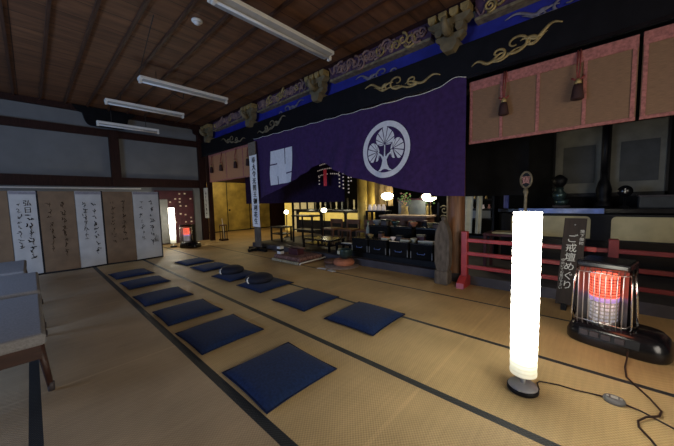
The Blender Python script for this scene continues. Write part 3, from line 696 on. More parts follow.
# ------------------------------------------------------------------ kerosene heaters
def heater(label, x, y, rz, cord=False):
    t = thing('kerosene_heater', label, 'heater', (x, y, 0), rz)
    B = lambda: MB()
    def bld(mb, n, m): return mb.build(n, m, t, world=False)
    # local: front faces -X, width along Y
    base = MB(); prof = [(0, 1.), (.015, 1.03), (.07, 1.03), (.13, .95), (.165, .84)]
    vs = []; n = 40
    for z, k in prof:
        for i in range(n):
            a = 2 * PI * i / n; c, s = math.cos(a), math.sin(a); e = .55
            vs.append((math.copysign(abs(c) ** e, c) * .20 * k, math.copysign(abs(s) ** e, s) * .305 * k, z))
    fsx = [(j * n + i, j * n + (i + 1) % n, (j + 1) * n + (i + 1) % n, (j + 1) * n + i) for j in range(len(prof) - 1) for i in range(n)] + [tuple(range(n))[::-1], tuple((len(prof) - 1) * n + i for i in range(n))]
    base.add(vs, fsx, True); bld(base, 'base', 'black_lacquer')
    cp = bld(MB().add([(-.213, -.16, .075), (-.213, .2, .075), (-.193, .2, .135), (-.193, -.16, .135)], [(0, 1, 2, 3)]), 'control_panel', 'black')
    for yy in (-.05, .03, .10, .165): MB().box((-.217, yy - .03, .086), (-.190, yy + .025, .126), .004).build('button', 'sill', cp, world=False)
    yo, ys = .085, .83
    def bld(mb, n, m):
        mb.v = [Vector((v.x, v.y * ys + yo, v.z * 1.03 - .005)) for v in mb.v]; return mb.build(n, m, t, world=False)
    bld(MB().box((.06, -.20, .16), (.17, .20, .66), .02), 'back_housing', 'black')
    bld(MB().box((-.14, -.20, .625), (.17, .20, .685), .018), 'top_plate', 'black_lacquer')
    # concave reflector behind the burner
    bld(MB().sheet(lambda u, v: (.055 - .15 * abs(2 * u - 1) ** 2.2, -.185 + .37 * u, .17 + .45 * v), 20, 2), 'reflector', 'reflector_steel')
    bz = [(.115, .17), (.115, .19), (.118, .20)]
    bld(MB().lathe([(.118, .165), (.118, .20), (.112, .205)], (-.03, 0, 0), 28), 'burner_ring', 'steel')
    bld(MB().lathe([(.108, .205), (.108, .365)], (-.03, 0, 0), 28), 'mantle', 'mantle')
    g = MB()
    for z in [.225 + .03 * i for i in range(5)]: g.lathe([(.110, z), (.111, z + .005), (.110, z + .010)], (-.03, 0, 0), 28)
    for i in range(20):
        a = 2 * PI * i / 20; g.cyl((-.03 + .111 * math.cos(a), .111 * math.sin(a), .205), (-.03 + .111 * math.cos(a), .111 * math.sin(a), .36), .002, n=5)
    bld(g, 'mantle_grid', 'fixture_under')
    bld(MB().lathe([(.110, .36), (.112, .395)], (-.03, 0, 0), 28), 'hot_band', 'mantle_hot')
    bld(MB().lathe([(.110, .395), (.114, .45), (.112, .56), (.10, .575)], (-.03, 0, 0), 28), 'glowing_coil', 'glow')
    g = MB()
    for z in [.41 + .022 * i for i in range(7)]: g.lathe([(.114, z), (.1155, z + .003), (.114, z + .006)], (-.03, 0, 0), 28)
    for i in range(24):
        a = 2 * PI * i / 24; g.cyl((-.03 + .114 * math.cos(a), .114 * math.sin(a), .43), (-.03 + .114 * math.cos(a), .114 * math.sin(a), .565), .0025, n=5)
    bld(g, 'coil_grid', 'board_red')
    for i in range(9):
        yy = -.165 + .33 * i / 8
        bld(MB().tube([(-.155, yy, .165), (-.168, yy, .2), (-.168, yy, .58), (-.14, yy, .625)], .0045, 6), 'guard_wire', 'steel')
    for z in (.20, .60): bld(MB().tube([(-.06, -.205, z), (-.15, -.19, z), (-.170, -.15, z), (-.170, .15, z), (-.15, .19, z), (-.06, .205, z)], .0045, 6), 'guard_rail', 'steel')
    for s in (-1, 1):
        bld(MB().tube([(.02, s * .235, .15), (-.04, s * .245, .22), (-.05, s * .235, .45), (-.03, s * .215, .58), (.04, s * .2, .62)], .011, 8), 'side_guard', 'chrome')
        bld(MB().tube([(-.12, s * .215, .155), (-.13, s * .225, .22), (-.125, s * .215, .5), (-.10, s * .20, .62)], .008, 8), 'side_guard', 'chrome')
    return t
hz_ = heater('black kerosene heater with glowing red coil beside the tall paper lamp', 3.24, -.15, -.22)
MB().tube([(2.98, -.2, .06), (2.93, -.195, .03), (2.82, -.18, .006), (2.67, -.18, .006), (2.58, -.22, .006), (2.47, -.27, .006), (2.36, -.305, .006), (2.29, -.29, .010), (2.23, -.235, .014), (2.17, -.20, .010), (2.12, -.20, .006), (2.05, -.235, .006), (1.98, -.26, .006), (1.85, -.36, .006), (1.5, -.7, .006)], .0055, 6).build('power_cord', 'cord')
pc = bpy.data.objects['power_cord']; tag(pc, 'black power cord looping over the tatami from the heater', 'cord')
heater('small black heater with glowing red coil far off near the tag board', 3.10, 8.72, .55).scale = (.9, .9, .95)

# ------------------------------------------------------------------ wooden sign board
sg = thing('wooden_signboard', 'dark wooden sign board with white brush writing leaning behind the heater', 'sign', (4.0, .2, 0))
def sgp(u, v, off=0.): # u across (to the right), v up; leaning back toward +X, slightly tilted
    return (3.90 + .10 * v - off, .225 - u * 1.0 - .05 * v, v)
w = .098
bv = [sgp(a, b, o_) for o_ in (0, .025) for a, b in ((-w, .06), (w, .06), (w * .95, 1.0), (-w * .95, 1.0))]
MB().add(bv, [(0, 1, 2, 3), (4, 5, 6, 7), (0, 1, 5, 4), (1, 2, 6, 5), (2, 3, 7, 6), (3, 0, 4, 7)]).build('board', 'sign_wood', sg)
fn = lambda u, v: sgp(u, v, .028)
q = MB(); vtext(q, 'ご戒壇めぐり', .098, -.012, .83, fn, 1.03); q.build('large_writing', 'white_ink', sg)
q = MB(); vtext(q, '境下御砌', .038, .066, .88, fn, 1.1); q.build('small_writing', 'white_ink', sg)
q = MB(); vtext(q, '中央にてお受け下さい', .034, -.068, .56, fn, 1.0); q.build('small_writing', 'white_ink', sg)
MB().cyl(sgp(0, .93, .024), sgp(0, .93, .032), .008).build('nail', 'steel', sg)
MB().box((3.86, .10, 0), (4.06, .15, .07)).build('foot', 'black', sg); MB().box((3.86, .22, 0), (4.06, .27, .07)).build('foot', 'black', sg)

# ------------------------------------------------------------------ red railing
rl = thing('red_railing', 'red lacquered wooden railing in front of the altar beside the pillar', 'railing', (4.13, .2, 0))
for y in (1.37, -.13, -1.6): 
    pz = MB().box((4.09, y - .04, .0), (4.17, y + .04, .78), .008).build('post', 'red_rail' if y > 0 else 'red_rail_shade', rl)
    MB().prism([(3.93, 0), (4.30, 0), (4.28, .07), (4.19, .15), (4.07, .15), (3.95, .07)], y - .05, y + .05, 'y').build('foot', 'red_rail', pz)
for z in (.655, .47, .285):
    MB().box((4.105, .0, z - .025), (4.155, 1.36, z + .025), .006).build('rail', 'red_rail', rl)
    MB().box((4.107, -2.4, z - .023), (4.153, .0, z + .023), .006).build('rail', 'red_rail_shade', rl)['label'] = 'red rail with shade painted into its colour'
for y in (.62, -.85): MB().box((4.115, y - .022, .285), (4.145, y + .022, .655)).build('baluster', 'red_rail', rl)

# weathered carved post beside the pillar
ws = thing('weathered_post', 'grey weathered wooden post with rounded top standing against the round pillar', 'wooden post', (4.03, 1.645, 0))
MB().prism([(1.565, .20), (1.715, .20), (1.745, .30), (1.75, .62), (1.735, .76), (1.70, .86), (1.665, .92), (1.64, .935), (1.615, .92), (1.58, .86), (1.55, .76), (1.535, .62), (1.54, .30)], 3.98, 4.10, 'x').build('shaft', 'worn_wood', ws)
MB().box((3.95, 1.545, 0), (4.13, 1.745, .20), .02).build('base', 'worn_wood', ws)
MB().lathe([(.001, .99), (.025, .985), (.034, .955), (.026, .93), (.026, .90)], (4.04, 1.64, 0), 14).build('knob', 'worn_wood', ws)

# ------------------------------------------------------------------ altar hall: right side
al = thing('altar_table', 'long black altar table with painted blue sheen along its edge and tan panels behind the railing', 'altar table', (5.9, -.2, .13))
MB().box((5.62, -2.4, .13), (6.3, 1.25, .58)).build('base', 'black_lacquer', al)
MB().box((5.62, -2.4, .58), (6.3, 1.25, .96)).build('body', 'black', al)
MB().box((5.55, -2.4, .98), (6.4, 1.3, 1.05), .01).build('top', 'black_lacquer', al)
MB().box((5.535, -.06, .975), (5.55, .98, 1.049)).build('blue_sheen', 'blue_sheen', al)  # blue reflection on the black lacquer, painted as a coloured strip
def rpanel(y0, y1, z0, z1, r=.06):
    p = []
    for cy, cz, a0 in ((y1 - r, z1 - r, 0), (y0 + r, z1 - r, PI / 2)):
        for i in range(7): a = a0 + PI / 2 * i / 6; p.append((cy + r * math.cos(a), cz + r * math.sin(a)))
    return p + [(y0, z0), (y1, z0)]
for y0, y1 in ((.08, 1.1), (-.95, -.14), (-1.95, -1.15)): MB().prism(rpanel(y0, y1, .60, .93), 5.60, 5.625, 'x').build('tan_panel', 'tan_panel', al)
# dim gauze doors behind the altar
for i, (y0, y1) in enumerate(((.0, .60), (-.72, -.12))):
    d = struct('door_%d' % (i + 1), MB().box((6.5, y0, 1.28), (6.53, y1, 2.37)), 'gauze')
    MB().box((6.485, y0 + .07, 1.45), (6.50, y1 - .11, 2.08)).build('inner_panel', 'gauze_dark', d)
    o = MB()
    for a, b, c_, e in ((y0 - .03, y1 + .03, 2.37, 2.43), (y0 - .03, y1 + .03, 1.22, 1.28), (y0 - .03, y0, 1.22, 2.43), (y1, y1 + .03, 1.22, 2.43)): o.box((6.48, a, c_), (6.54, b, e))
    o.build('door_frame', 'black', d)
struct('trim_16', MB().box((6.55, -2.4, .13), (6.6, 1.1, 3.25)), 'black_matte')
cp = thing('altar_candlestand', 'tall black turned stand between the two dim altar doors', 'candle stand', (6.3, -.05, 1.05))
MB().lathe([(.11, 1.05), (.11, 1.09), (.07, 1.13), (.085, 1.2), (.10, 1.32), (.07, 1.45), (.035, 1.52), (.035, 1.6)], (6.3, -.05, 0), 20).build('base', 'black', cp)
MB().lathe([(.04, 1.6), (.045, 2.0), (.04, 2.5)], (6.3, -.05, 0), 16).build('shaft', 'black', cp)
t = thing('altar_bell', 'dark round bell on a pad at the blue-sheen end of the altar table', 'bell', (5.85, .45, 1.05))
MB().lathe([(.09, 1.05), (.12, 1.07), (.11, 1.09)], (5.85, .45, 0), 20).build('pad', 'sill', t); MB().lathe([(.04, 1.09), (.085, 1.12), (.10, 1.18), (.09, 1.175)], (5.85, .45, 0), 20).build('bell', 'bronze', t)
t = thing('disc_stand', 'dark round disc on a short stem on the altar table', 'altar ornament', (6.0, -.28, 1.05))
MB().lathe([(.05, 1.05), (.05, 1.065), (.012, 1.08), (.012, 1.24)], (6.0, -.28, 0), 14).build('stem', 'black', t)
MB().lathe([(.001, -.012), (.085, -.012), (.085, .012), (.001, .012)], (6.0, -.28, 1.29), 24, axis='x').build('disc', 'black_lacquer', t)
MB().box((5.97, -.287, 1.26), (5.985, -.273, 1.33)).build('shine_strip', 'steel', t)
t = thing('offering_vase', 'dark bulbous vase on the altar table before the first dim door', 'vase', (6.1, .5, 1.05))
MB().lathe([(.05, 1.05), (.06, 1.07), (.03, 1.12), (.09, 1.22), (.10, 1.28), (.05, 1.34), (.07, 1.38)], (6.1, .5, 0), 18).build('body', 'bronze', t)
MB().lathe([(.03, 1.36), (.09, 1.44), (.11, 1.52), (.05, 1.58), (.001, 1.6)], (6.1, .5, 0), 12).build('foliage', 'black', t)
t = thing('offering_box', 'low grey box on the altar table beneath the second dim door', 'box', (5.95, -.62, 1.05))
MB().box((5.85, -.78, 1.05), (6.1, -.42, 1.20), .008).build('body', 'gauze_dark', t); MB().box((5.84, -.79, 1.20), (6.11, -.41, 1.225), .006).build('lid', 'sill', t)
t = thing('oval_plaque', 'small oval framed plaque on a post behind the tall paper lamp', 'plaque', (4.55, .73, .13))
MB().lathe([(.09, .13), (.09, .16), (.02, .2), (.018, 1.25), (.03, 1.30), (.022, 1.36)], (4.55, .73, 0), 14).build('post', 'old_gold', t)
ov = MB(); ov.tube([(4.55, .73 + .062 * math.cos(2 * PI * i / 24), 1.47 + .105 * math.sin(2 * PI * i / 24)) for i in range(25)], .013, 6); ov.build('oval_frame', 'old_gold', t)
MB().prism([(.73 + .055 * math.cos(2 * PI * i / 24), 1.47 + .098 * math.sin(2 * PI * i / 24)) for i in range(24)], 4.55, 4.56, 'x').build('plate', 'black', t)
q = MB(); vtext(q, '寶', .11, .0, 1.52, lambda u, v: (4.545, .73 - u, v)); q.build('writing', 'pinkish', t)
# pale cloths and small table seen right of the pillar
for i, (y, wd_, l) in enumerate(((1.70, .10, 'pale cream cloth hanging just past the round pillar'), (1.50, .05, 'narrow pale cloth strip beside the cream cloth past the pillar'))):
    t = thing('hanging_cloth', l, 'cloth', (5.25, y, .6)); 
    MB().sheet(lambda u, v: (5.25 + .03 * math.sin(u * 9), y - wd_ + 2 * wd_ * u + .03 * (1 - v), .62 + .9 * v), 12, 6).build('cloth', 'cream_cloth', t)
    MB().cyl((5.25, y - wd_ - .02, 1.52), (5.25, y + wd_ + .02, 1.52), .012).build('rod', 'black', t)
    MB().cyl((5.25, y, 1.52), (5.25, y, 3.25), .004, n=5).build('cord', 'black', t)
t = thing('offering_shelf', 'dark shelf of small offerings beside the pale cloths', 'shelf', (5.9, 1.75, .13))
for y in (1.42, 2.08): MB().box((5.75, y - .02, .13), (6.1, y + .02, 1.45)).build('side_panel', 'black', t)
for z in (.5, .84, 1.02, 1.2, 1.45): MB().box((5.75, 1.42, z - .015), (6.1, 2.08, z + .015)).build('shelf_board', 'black', t)
MB().box((5.74, 1.46, .86), (5.755, 2.04, 1.0)).build('grey_panel', 'grey_blue', t)
rnd = random.Random(9)
for k in range(12):
    y = 1.5 + .05 * k; z = (1.035, 1.215)[k % 2]; mm = ('pinkish', 'gold', 'bead', 'old_gold')[k % 4]; o = MB().lathe([(.018, z), (.024, z + .03), (.012, z + .05), (.018, z + .07 + .03 * rnd.random())], (5.8, y, 0), 10).build('offering_jar', mm)
    tag(o, 'tiny offering jar among others on the dark shelf', 'jar', 'offering jars on the dark shelf')
t = thing('blue_pennant', 'narrow blue cloth strip hanging between the shelf and the paper lamp', 'cloth', (5.6, 1.18, 1.05))
MB().sheet(lambda u, v: (5.6 + .01 * math.sin(u * 8), 1.14 + .08 * u, 1.05 + .28 * v), 6, 4).build('cloth', 'blue_cloth', t); MB().cyl((5.61, 1.18, 1.33), (5.61, 1.18, 3.25), .004, n=5).build('cord', 'black', t)
t = thing('low_stand', 'low dark red stand with tan mat behind the railing', 'stand', (4.9, 1.0, .13))
MB().box((4.7, .75, .66), (5.1, 1.3, .70), .006).build('top', 'board_red', t); MB().box((4.74, .85, .70), (5.04, 1.18, .72)).build('mat', 'tan_panel', t)
for x in (4.73, 5.07):
    for y in (.78, 1.27): MB().box((x - .02, y - .02, .13), (x + .02, y + .02, .66)).build('leg', 'board_red', t)

# ------------------------------------------------------------------ altar hall: centre and left
def lantern(label, x, y, z, r, small=False, h=.10, b=.13):
    t = thing('altar_lantern', label, 'lantern', (x, y, b))
    MB().lathe([(.12, b), (.12, b + .03), (.03, b + .07), (.018, b + .17), (.016, z - h - .03), (.05, z - h)], (x, y, 0), 14).build('stand', 'black', t)
    MB().lathe([(r * .35, z - h), (r * .85, z - h * .55), (r, z), (r * .85, z + h * .5), (r * .4, z + h * .8)], (x, y, 0), 20).build('lit_shade', 'lantern_small' if small else 'lantern', t)
    MB().lathe([(r * .42, z + h * .8), (r * .2, z + h), (.012, z + h * 1.3)], (x, y, 0), 14).build('cap', 'gold', t)
    return t
lantern('bright lit oval lantern between the gilded pillar and the flower vase', 6.35, 4.07, 1.345, .155)
lantern('bright lit oval lantern behind the weathered post', 6.0, 2.76, 1.29, .16)
lantern('small bright round lantern in front of the cream panels', 6.0, 7.93, .91, .075, True, .075, 0.)
lantern('small bright lantern between the two yellow altar panels', 6.0, 6.08, .98, .085, True, .07)
# gilded pillars
for (x, y, r, l) in ((6.0, 4.62, .13, 'gilded pillar at the edge of the dark inner curtain'), (6.3, 4.55, .10, 'slimmer gilded pillar beside the tan hanging cloth')):
    t = thing('gilded_pillar', l, 'pillar', (x, y, .13)); MB().lathe([(r * 1.3, .13), (r * 1.3, .25), (r, .3), (r, 2.9)], (x, y, 0), 20).build('shaft', 'gold_leaf', t); MB().lathe([(r, 2.9), (r * 1.4, 3.0), (r * 1.4, 3.25)], (x, y, 0), 20).build('capital', 'gold_leaf', t)
t = thing('tan_hanging', 'wide brown-gold hanging cloth behind the oval lantern', 'cloth', (6.6, 4.4, 1.1))
MB().sheet(lambda u, v: (6.6 + .02 * math.sin(u * 20), 4.05 + .75 * u, 1.08 + 1.3 * v), 24, 4).build('cloth', mat('brown_gold', (.15, .10, .04), .7, scale=9, var=.3), t)
MB().cyl((6.6, 4.0, 2.38), (6.6, 4.85, 2.38), .015).build('rod', 'black', t); MB().cyl((6.6, 4.4, 2.38), (6.6, 4.4, 3.25), .005, n=5).build('cord', 'black', t)
# bead ornament with red tag
bo = thing('bead_ornament', 'hanging ornament of white bead strings in front of the dark inner curtain', 'hanging ornament', (5.0, 4.9, 1.6))
MB().box((4.97, 4.35, 2.44), (5.03, 5.35, 2.48)).build('bar', 'black', bo); MB().cyl((5.0, 4.9, 2.48), (5.0, 4.9, 3.25), .006, n=6).build('cord', 'black', bo)
for j, (z, y0, y1, n) in enumerate(((2.30, 4.86, 5.06, 5), (2.17, 4.62, 5.16, 11), (2.04, 4.55, 5.24, 13), (1.91, 4.55, 5.22, 12))):
    for i in range(n):
        if j == 3 and 3 < i < 9 and i % 2: continue
        y = y0 + (y1 - y0) * i / (n - 1); zz = z - .03 * ((2 * i / (n - 1) - 1) ** 2)
        MB().box((4.985, y - .013, zz - .014), (5.005, y + .013, zz + .014), .005).build('bead', 'bead', bo)
for y, z0, n in ((4.52, 1.93, 5), (4.40, 2.05, 7), (4.24, 1.86, 6), (4.16, 1.95, 4), (5.20, 1.85, 3)):
    for i in range(n): MB().box((4.985, y - .018, z0 - .085 * i - .016), (5.005, y + .014, z0 - .085 * i + .016), .005).build('bead', 'bead', bo)
MB().box((4.95, 4.90, 1.62), (4.96, 5.00, 2.02)).build('red_paper_tag', 'red_tag', bo)['label'] = 'red vertical paper tag'
# yellow altar table on the far side
a2 = thing('gilded_altar', 'far black altar table with bright yellow rounded panels', 'altar table', (6.9, 6.6, .13))
MB().box((6.65, 4.95, .13), (7.2, 8.2, .92)).build('body', 'black', a2); MB().box((6.58, 4.9, .92), (7.25, 8.25, .98), .008).build('top', 'black_lacquer', a2)
for y0, y1 in ((6.95, 8.0), (5.85, 6.75), (5.0, 5.7)): MB().prism(rpanel(y0, y1, .60, .87), 6.62, 6.655, 'x').build('yellow_panel', 'gold_panel_lit', a2)
rnd = random.Random(11)
for k in range(9):
    y = 5.35 + k * .25; hh = rnd.uniform(.2, .36)
    o = MB().lathe([(.03, .98), (.035, 1.0), (.015, 1.04), (.03, .98 + hh * .6), (.02, .98 + hh)], (6.85, y, 0), 10).build('altar_vessel', ('cream_cloth', 'lit_cream', 'old_gold')[k % 3]); tag(o, 'small pale vessel in the line on the far yellow-panelled altar', 'vessel', 'pale vessels on the far altar')
# cream lit panels at the far end
for i, (y0, y1, m_) in enumerate(((9.65, 10.15, 'gold_panel_lit'), (9.15, 9.5, 'lit_cream'), (8.7, 9.05, 'lit_cream'), (8.25, 8.6, 'lit_cream'))):
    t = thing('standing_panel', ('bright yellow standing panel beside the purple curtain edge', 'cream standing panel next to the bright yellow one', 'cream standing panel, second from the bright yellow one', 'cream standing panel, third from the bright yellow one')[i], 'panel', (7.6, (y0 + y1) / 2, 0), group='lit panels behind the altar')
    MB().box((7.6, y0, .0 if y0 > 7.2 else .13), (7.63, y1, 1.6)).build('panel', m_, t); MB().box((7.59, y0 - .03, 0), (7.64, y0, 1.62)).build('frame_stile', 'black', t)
# black tables and chairs in front of it
def table(label, x0, x1, y0, y1, z, m, z0=.13, name='altar_stand', cat='table', shelf=True):
    t = thing(name, label, cat, ((x0 + x1) / 2, (y0 + y1) / 2, z0))
    MB().box((x0, y0, z - .04), (x1, y1, z), .006).build('top', m, t)
    for x in (x0 + .03, x1 - .03):
        for y in (y0 + .03, y1 - .03): MB().box((x - .02, y - .02, z0), (x + .02, y + .02, z - .04)).build('leg', m, t)
    if shelf: MB().box((x0 + .02, y0 + .02, z0 + (z - z0) * .45), (x1 - .02, y1 - .02, z0 + (z - z0) * .45 + .025)).build('shelf', m, t)
    return t
table('tall black stand with open shelf silhouetted against the yellow panels', 4.93, 5.33, 5.45, 6.3, .88, 'black')
table('low black lacquer table next to the brocade cushion', 4.32, 4.85, 4.25, 5.15, .40, 'black_lacquer')
table('black side table behind the tall white banner', 4.75, 5.15, 6.55, 7.1, .55, 'black')
table('black low table beside the bronze bowl', 4.45, 4.95, 3.72, 4.2, .34, 'black_lacquer', shelf=False)
t = thing('paper_sheet', 'white paper sheet lying on the black table beside the bronze bowl', 'paper', (4.6, 3.9, .34)); MB().box((4.5, 3.76, .341), (4.62, 4.06, .346)).build('sheet', 'white', t)
def chair(label, x, y, z0=.13):
    t = thing('low_chair', label, 'chair', (x, y, z0), group='brown low chairs before the yellow panels')
    MB().box((x - .2, y - .22, z0 + .34), (x + .2, y + .22, z0 + .39), .008).build('seat', 'chair_wood', t)
    for dx in (-.18, .18):
        for dy in (-.2, .2): MB().box((x + dx - .018, y + dy - .018, z0), (x + dx + .018, y + dy + .018, z0 + (.62 if dx > 0 else .34))).build('leg', 'chair_wood', t)
    MB().box((x + .165, y - .2, z0 + .5), (x + .195, y + .2, z0 + .62), .006).build('backrest', 'chair_wood', t)
for y, l in ((5.35, 'brown low chair next to the tall black stand'), (4.75, 'middle brown low chair before the yellow panels'), (4.15, 'brown low chair closest to the gilded pillar')): chair(l, 5.58, y)
# brocade cushion with white rod, white block
t = thing('brocade_cushion', 'low red-brown patterned brocade cushion on the tatami edge', 'cushion', (3.83, 4.72, 0))
MB().box((3.50, 4.28, .0), (4.18, 5.18, .05), .01).build('base', 'brown_box', t)
MB().box((3.52, 4.30, .05), (4.16, 5.16, .13), .03).build('pad', 'brocade', t)
fr = MB(); rnd = random.Random(4)
for i in range(40): fr.cyl((3.50, 4.30 + .022 * i, .055), (3.455 + .02 * rnd.random(), 4.30 + .022 * i + rnd.uniform(-.01, .01), .01), .006, n=5)
fr.build('fringe', 'cream_cloth', t)
tag(MB().tube([(3.47, 4.23, .02), (3.5, 4.235, .045), (4.19, 4.24, .06)], .014, 8).build('wooden_rod', 'white'), 'pale wooden rod lying along the edge of the brocade cushion', 'rod')
t = thing('white_block', 'small white and black box standing on the brocade cushion', 'box', (3.6, 5.05, .13)); MB().box((3.58, 5.0, .13), (3.68, 5.12, .19), .006).build('lower_tray', 'white', t); MB().box((3.585, 5.005, .19), (3.675, 5.115, .24)).build('middle', 'black', t); MB().box((3.58, 5.0, .24), (3.68, 5.12, .29), .006).build('lid', 'white', t)
t = thing('mallet_stand', 'small brown stand on the brocade cushion', 'stand', (3.8, 4.75, .13)); MB().box((3.72, 4.6, .13), (3.9, 4.9, .26), .01).build('block', 'board_red', t); MB().cyl((3.80, 4.45, .28), (3.80, 4.95, .28), .018).build('stick', 'brown_box', t)
# bronze bowl on orange cushion
t = thing('bowl_cushion', 'orange ring cushion on a tan cloth under the bronze bowl', 'cushion', (4.0, 3.56, 0))
MB().lathe([(.30, 0), (.33, .008), (.32, .018), (.001, .022)], (3.98, 3.58, 0), 24).build('cloth', 'cloth_tan', t)
MB().lathe([(.12, .02), (.19, .04), (.205, .085), (.18, .13), (.10, .145), (.001, .13)], (4.0, 3.55, 0), 28).build('pad', 'orange', t)
MB().lathe([(.10, .02), (.15, .035), (.16, .07), (.14, .10), (.001, .11)], (3.96, 3.83, 0), 20).build('small_pad', 'brown_box', t)
t = thing('bronze_bowl', 'dark bronze singing bowl resting on the orange cushion', 'bowl', (4.02, 3.53, .14))
MB().lathe([(.03, .142), (.10, .17), (.135, .23), (.14, .31), (.143, .325), (.132, .325), (.125, .24), (.001, .18)], (4.02, 3.53, 0), 28).build('bowl', 'bronze', t)
MB().box((3.873, 3.545, .25), (3.884, 3.60, .31)).build('paper_label', 'cream_cloth', t)
for (x, y, a, l) in ((3.60, 3.74, .3, 'white paper slip on the tatami at the camera side of the bowl'), (3.58, 3.48, -.3, 'pale paper slip on the tatami beside the tan cloth')):
    q = MB().box((-.04, -.09, .001), (.04, .09, .008), 0, Matrix.Translation((x, y, 0)) @ Matrix.Rotation(a, 4, 'Z')).build('paper_slip', 'white'); tag(q, l, 'paper', 'paper slips by the bowl')
struct('trim_19', MB().box((4.37, 1.86, .13), (5.34, 3.71, .22)), 'black')
# black lacquer boxes in front of the altar
ob = thing('lacquer_box', '', 'box', (0, 0, 0)); ob['group'] = 'black lacquer boxes on the altar step'
MB().box((-.17, -.20, 0), (.17, .20, .34), .008).build('body', 'black_matte', ob, world=False)
MB().box((-.18, -.205, .34), (.18, .205, .375), .008).build('lid', 'black_lacquer', ob, world=False)
for s_ in (-1, 1): MB().box((-.176, s_ * .19 - .008, .02), (-.168, s_ * .19 + .008, .18)).build('corner_fitting', 'sill_light', ob, world=False)
MB().tube([(-.175, -.07, .16), (-.185, -.06, .13), (-.185, .06, .13), (-.175, .07, .16)], .006, 6).build('handle', 'blue_sheen', ob, world=False)
bl = [(4.56, 2.16, 'beside the weathered post'), (4.56, 2.60, 'second from the weathered post'), (4.56, 3.04, 'third from the weathered post'), (4.56, 3.48, 'at the bowl end')]
for i, (x, y, l) in enumerate(bl):
    lb = 'black lacquer box on the altar step, front row, ' + l
    if i == 0: ob.location = (x, y, .22); ob['label'] = lb; ob.scale = (1, 1, .75)
    else: dup(ob, (x, y, .22), (.04, -.03, .05)[i - 1], lb).scale = (1, (.92, 1.0, .95)[i - 1], .75)
for i, (y, l) in enumerate(((2.3, 'beside the weathered post'), (2.85, 'behind the middle boxes'), (3.4, 'at the bowl end'))):
    o = dup(ob, (5.1, y, .22), 0, 'black lacquer box on the altar step, taller back row, ' + l); o.scale = (1, 1.15, 1.32)
rnd = random.Random(6)
CL = [(4.95, 2.12, .715), (5.24, 2.50, .715), (5.2, 2.75, .715), (5.0, 3.28, .715), (5.18, 3.3, .715), (5.2, 2.1, .715), (4.62, 2.27, .502), (4.62, 2.7, .502), (4.64, 3.12, .502), (4.62, 3.42, .502)]
for k, (x, y, z) in enumerate(CL):
    w, d, h = rnd.uniform(.04, .075), rnd.uniform(.03, .05), rnd.uniform(.05, .14)
    t = thing('offering_case', 'small dark case among the clutter on the black lacquer boxes', 'case', (x, y, z), group='small dark cases on the lacquer boxes')
    MB().box((x - d, y - w, z), (x + d, y + w, z + h * .7), .004).build('body', ('brown_box', 'black', 'board_red', 'sill')[k % 4], t)
    MB().box((x - d - .004, y - w - .004, z + h * .7), (x + d + .004, y + w + .004, z + h), .004).build('lid', ('black', 'brown_box', 'old_gold', 'black')[k % 4], t)
def sutra(label, x, y, z, w, d, h, m):
    t = thing('sutra_book', label, 'book', (x, y, z), group='folded sutra books on the boxes'); MB().box((x - d, y - w, z), (x + d, y + w, z + h), .003).build('pages', 'cream_cloth', t); MB().box((x - d - .004, y - w - .004, z + h), (x + d + .004, y + w + .004, z + h + .008)).build('cover', m, t)
sutra('pale sutra book on the black box beside the weathered post', 4.55, 2.14, .502, .13, .05, .018, 'white')
sutra('brown sutra book on the second black box', 4.54, 2.52, .502, .09, .06, .03, 'brown_box')
sutra('orange-edged sutra book on the third black box', 4.54, 2.95, .502, .07, .06, .03, 'orange')
for (x, y, z, s_, m, l) in ((4.50, 2.35, .502, .5, 'cream_cloth', 'small cream bowl on the front black boxes'), (4.52, 2.78, .502, .42, 'bead', 'small white cup on the front black boxes'), (4.53, 3.3, .502, .5, 'gold', 'small brass bowl on the front black box by the bowl end'),
        (5.03, 2.27, .715, .7, 'gold', 'brass bowl on the taller box beside the weathered post'), (5.02, 2.62, .715, .6, 'orange', 'orange dish on the taller middle box'), (5.05, 3.05, .715, .7, 'bronze', 'bronze bowl on the taller middle box'), (5.05, 3.5, .715, .8, 'grey_blue', 'grey bowl on the taller box at the bowl end')):
    t = thing('small_bowl', l, 'bowl', (x, y, z)); MB().lathe([(.05 * s_, z), (.05 * s_, z + .02 * s_), (.10 * s_, z + .07 * s_), (.12 * s_, z + .13 * s_), (.11 * s_, z + .13 * s_), (.09 * s_, z + .07 * s_), (.001, z + .05 * s_)], (x, y, 0), 18).build('bowl', m, t)
t = thing('wide_brown_chest', 'wide brown chest with two round fittings behind the black boxes', 'chest', (5.55, 3.1, .13))
MB().box((5.4, 2.55, .13), (5.8, 3.65, .86), .01).build('body', 'brown_box', t); MB().box((5.38, 2.52, .86), (5.82, 3.68, .90), .008).build('top', 'cloth_tan', t)
for y in (2.9, 3.3): MB().lathe([(.001, -.01), (.07, -.01), (.07, .01), (.001, .01)], (5.395, y, .74), 18, axis='x').build('fitting', 'orange', t)
t = thing('grey_screen_board', 'grey-blue upright board behind the brown chest', 'board', (6.2, 3.1, .13)); MB().box((6.2, 2.95, .13), (6.24, 3.65, 1.22)).build('board', 'grey_blue', t); MB().box((6.18, 2.92, 1.22), (6.26, 3.68, 1.26)).build('top_rail', 'board_red', t)
for i, y in enumerate((4.37, 4.23, 4.09, 3.95)):
    o = MB().lathe([(.05, 0), (.055, .02), (.05, .10), (.03, .12), (.04, .15)], (6.0, y, .98), 12).build('white_jar', 'bead'); tag(o, ['white jar beside the gilded pillar', 'second white jar from the gilded pillar', 'third white jar from the gilded pillar', 'white jar under the oval lantern'][i], 'jar', 'white jars in front of the gilded pillar')
tb = table('black shelf table carrying the white jars', 5.85, 6.15, 3.82, 4.42, .98, 'black')
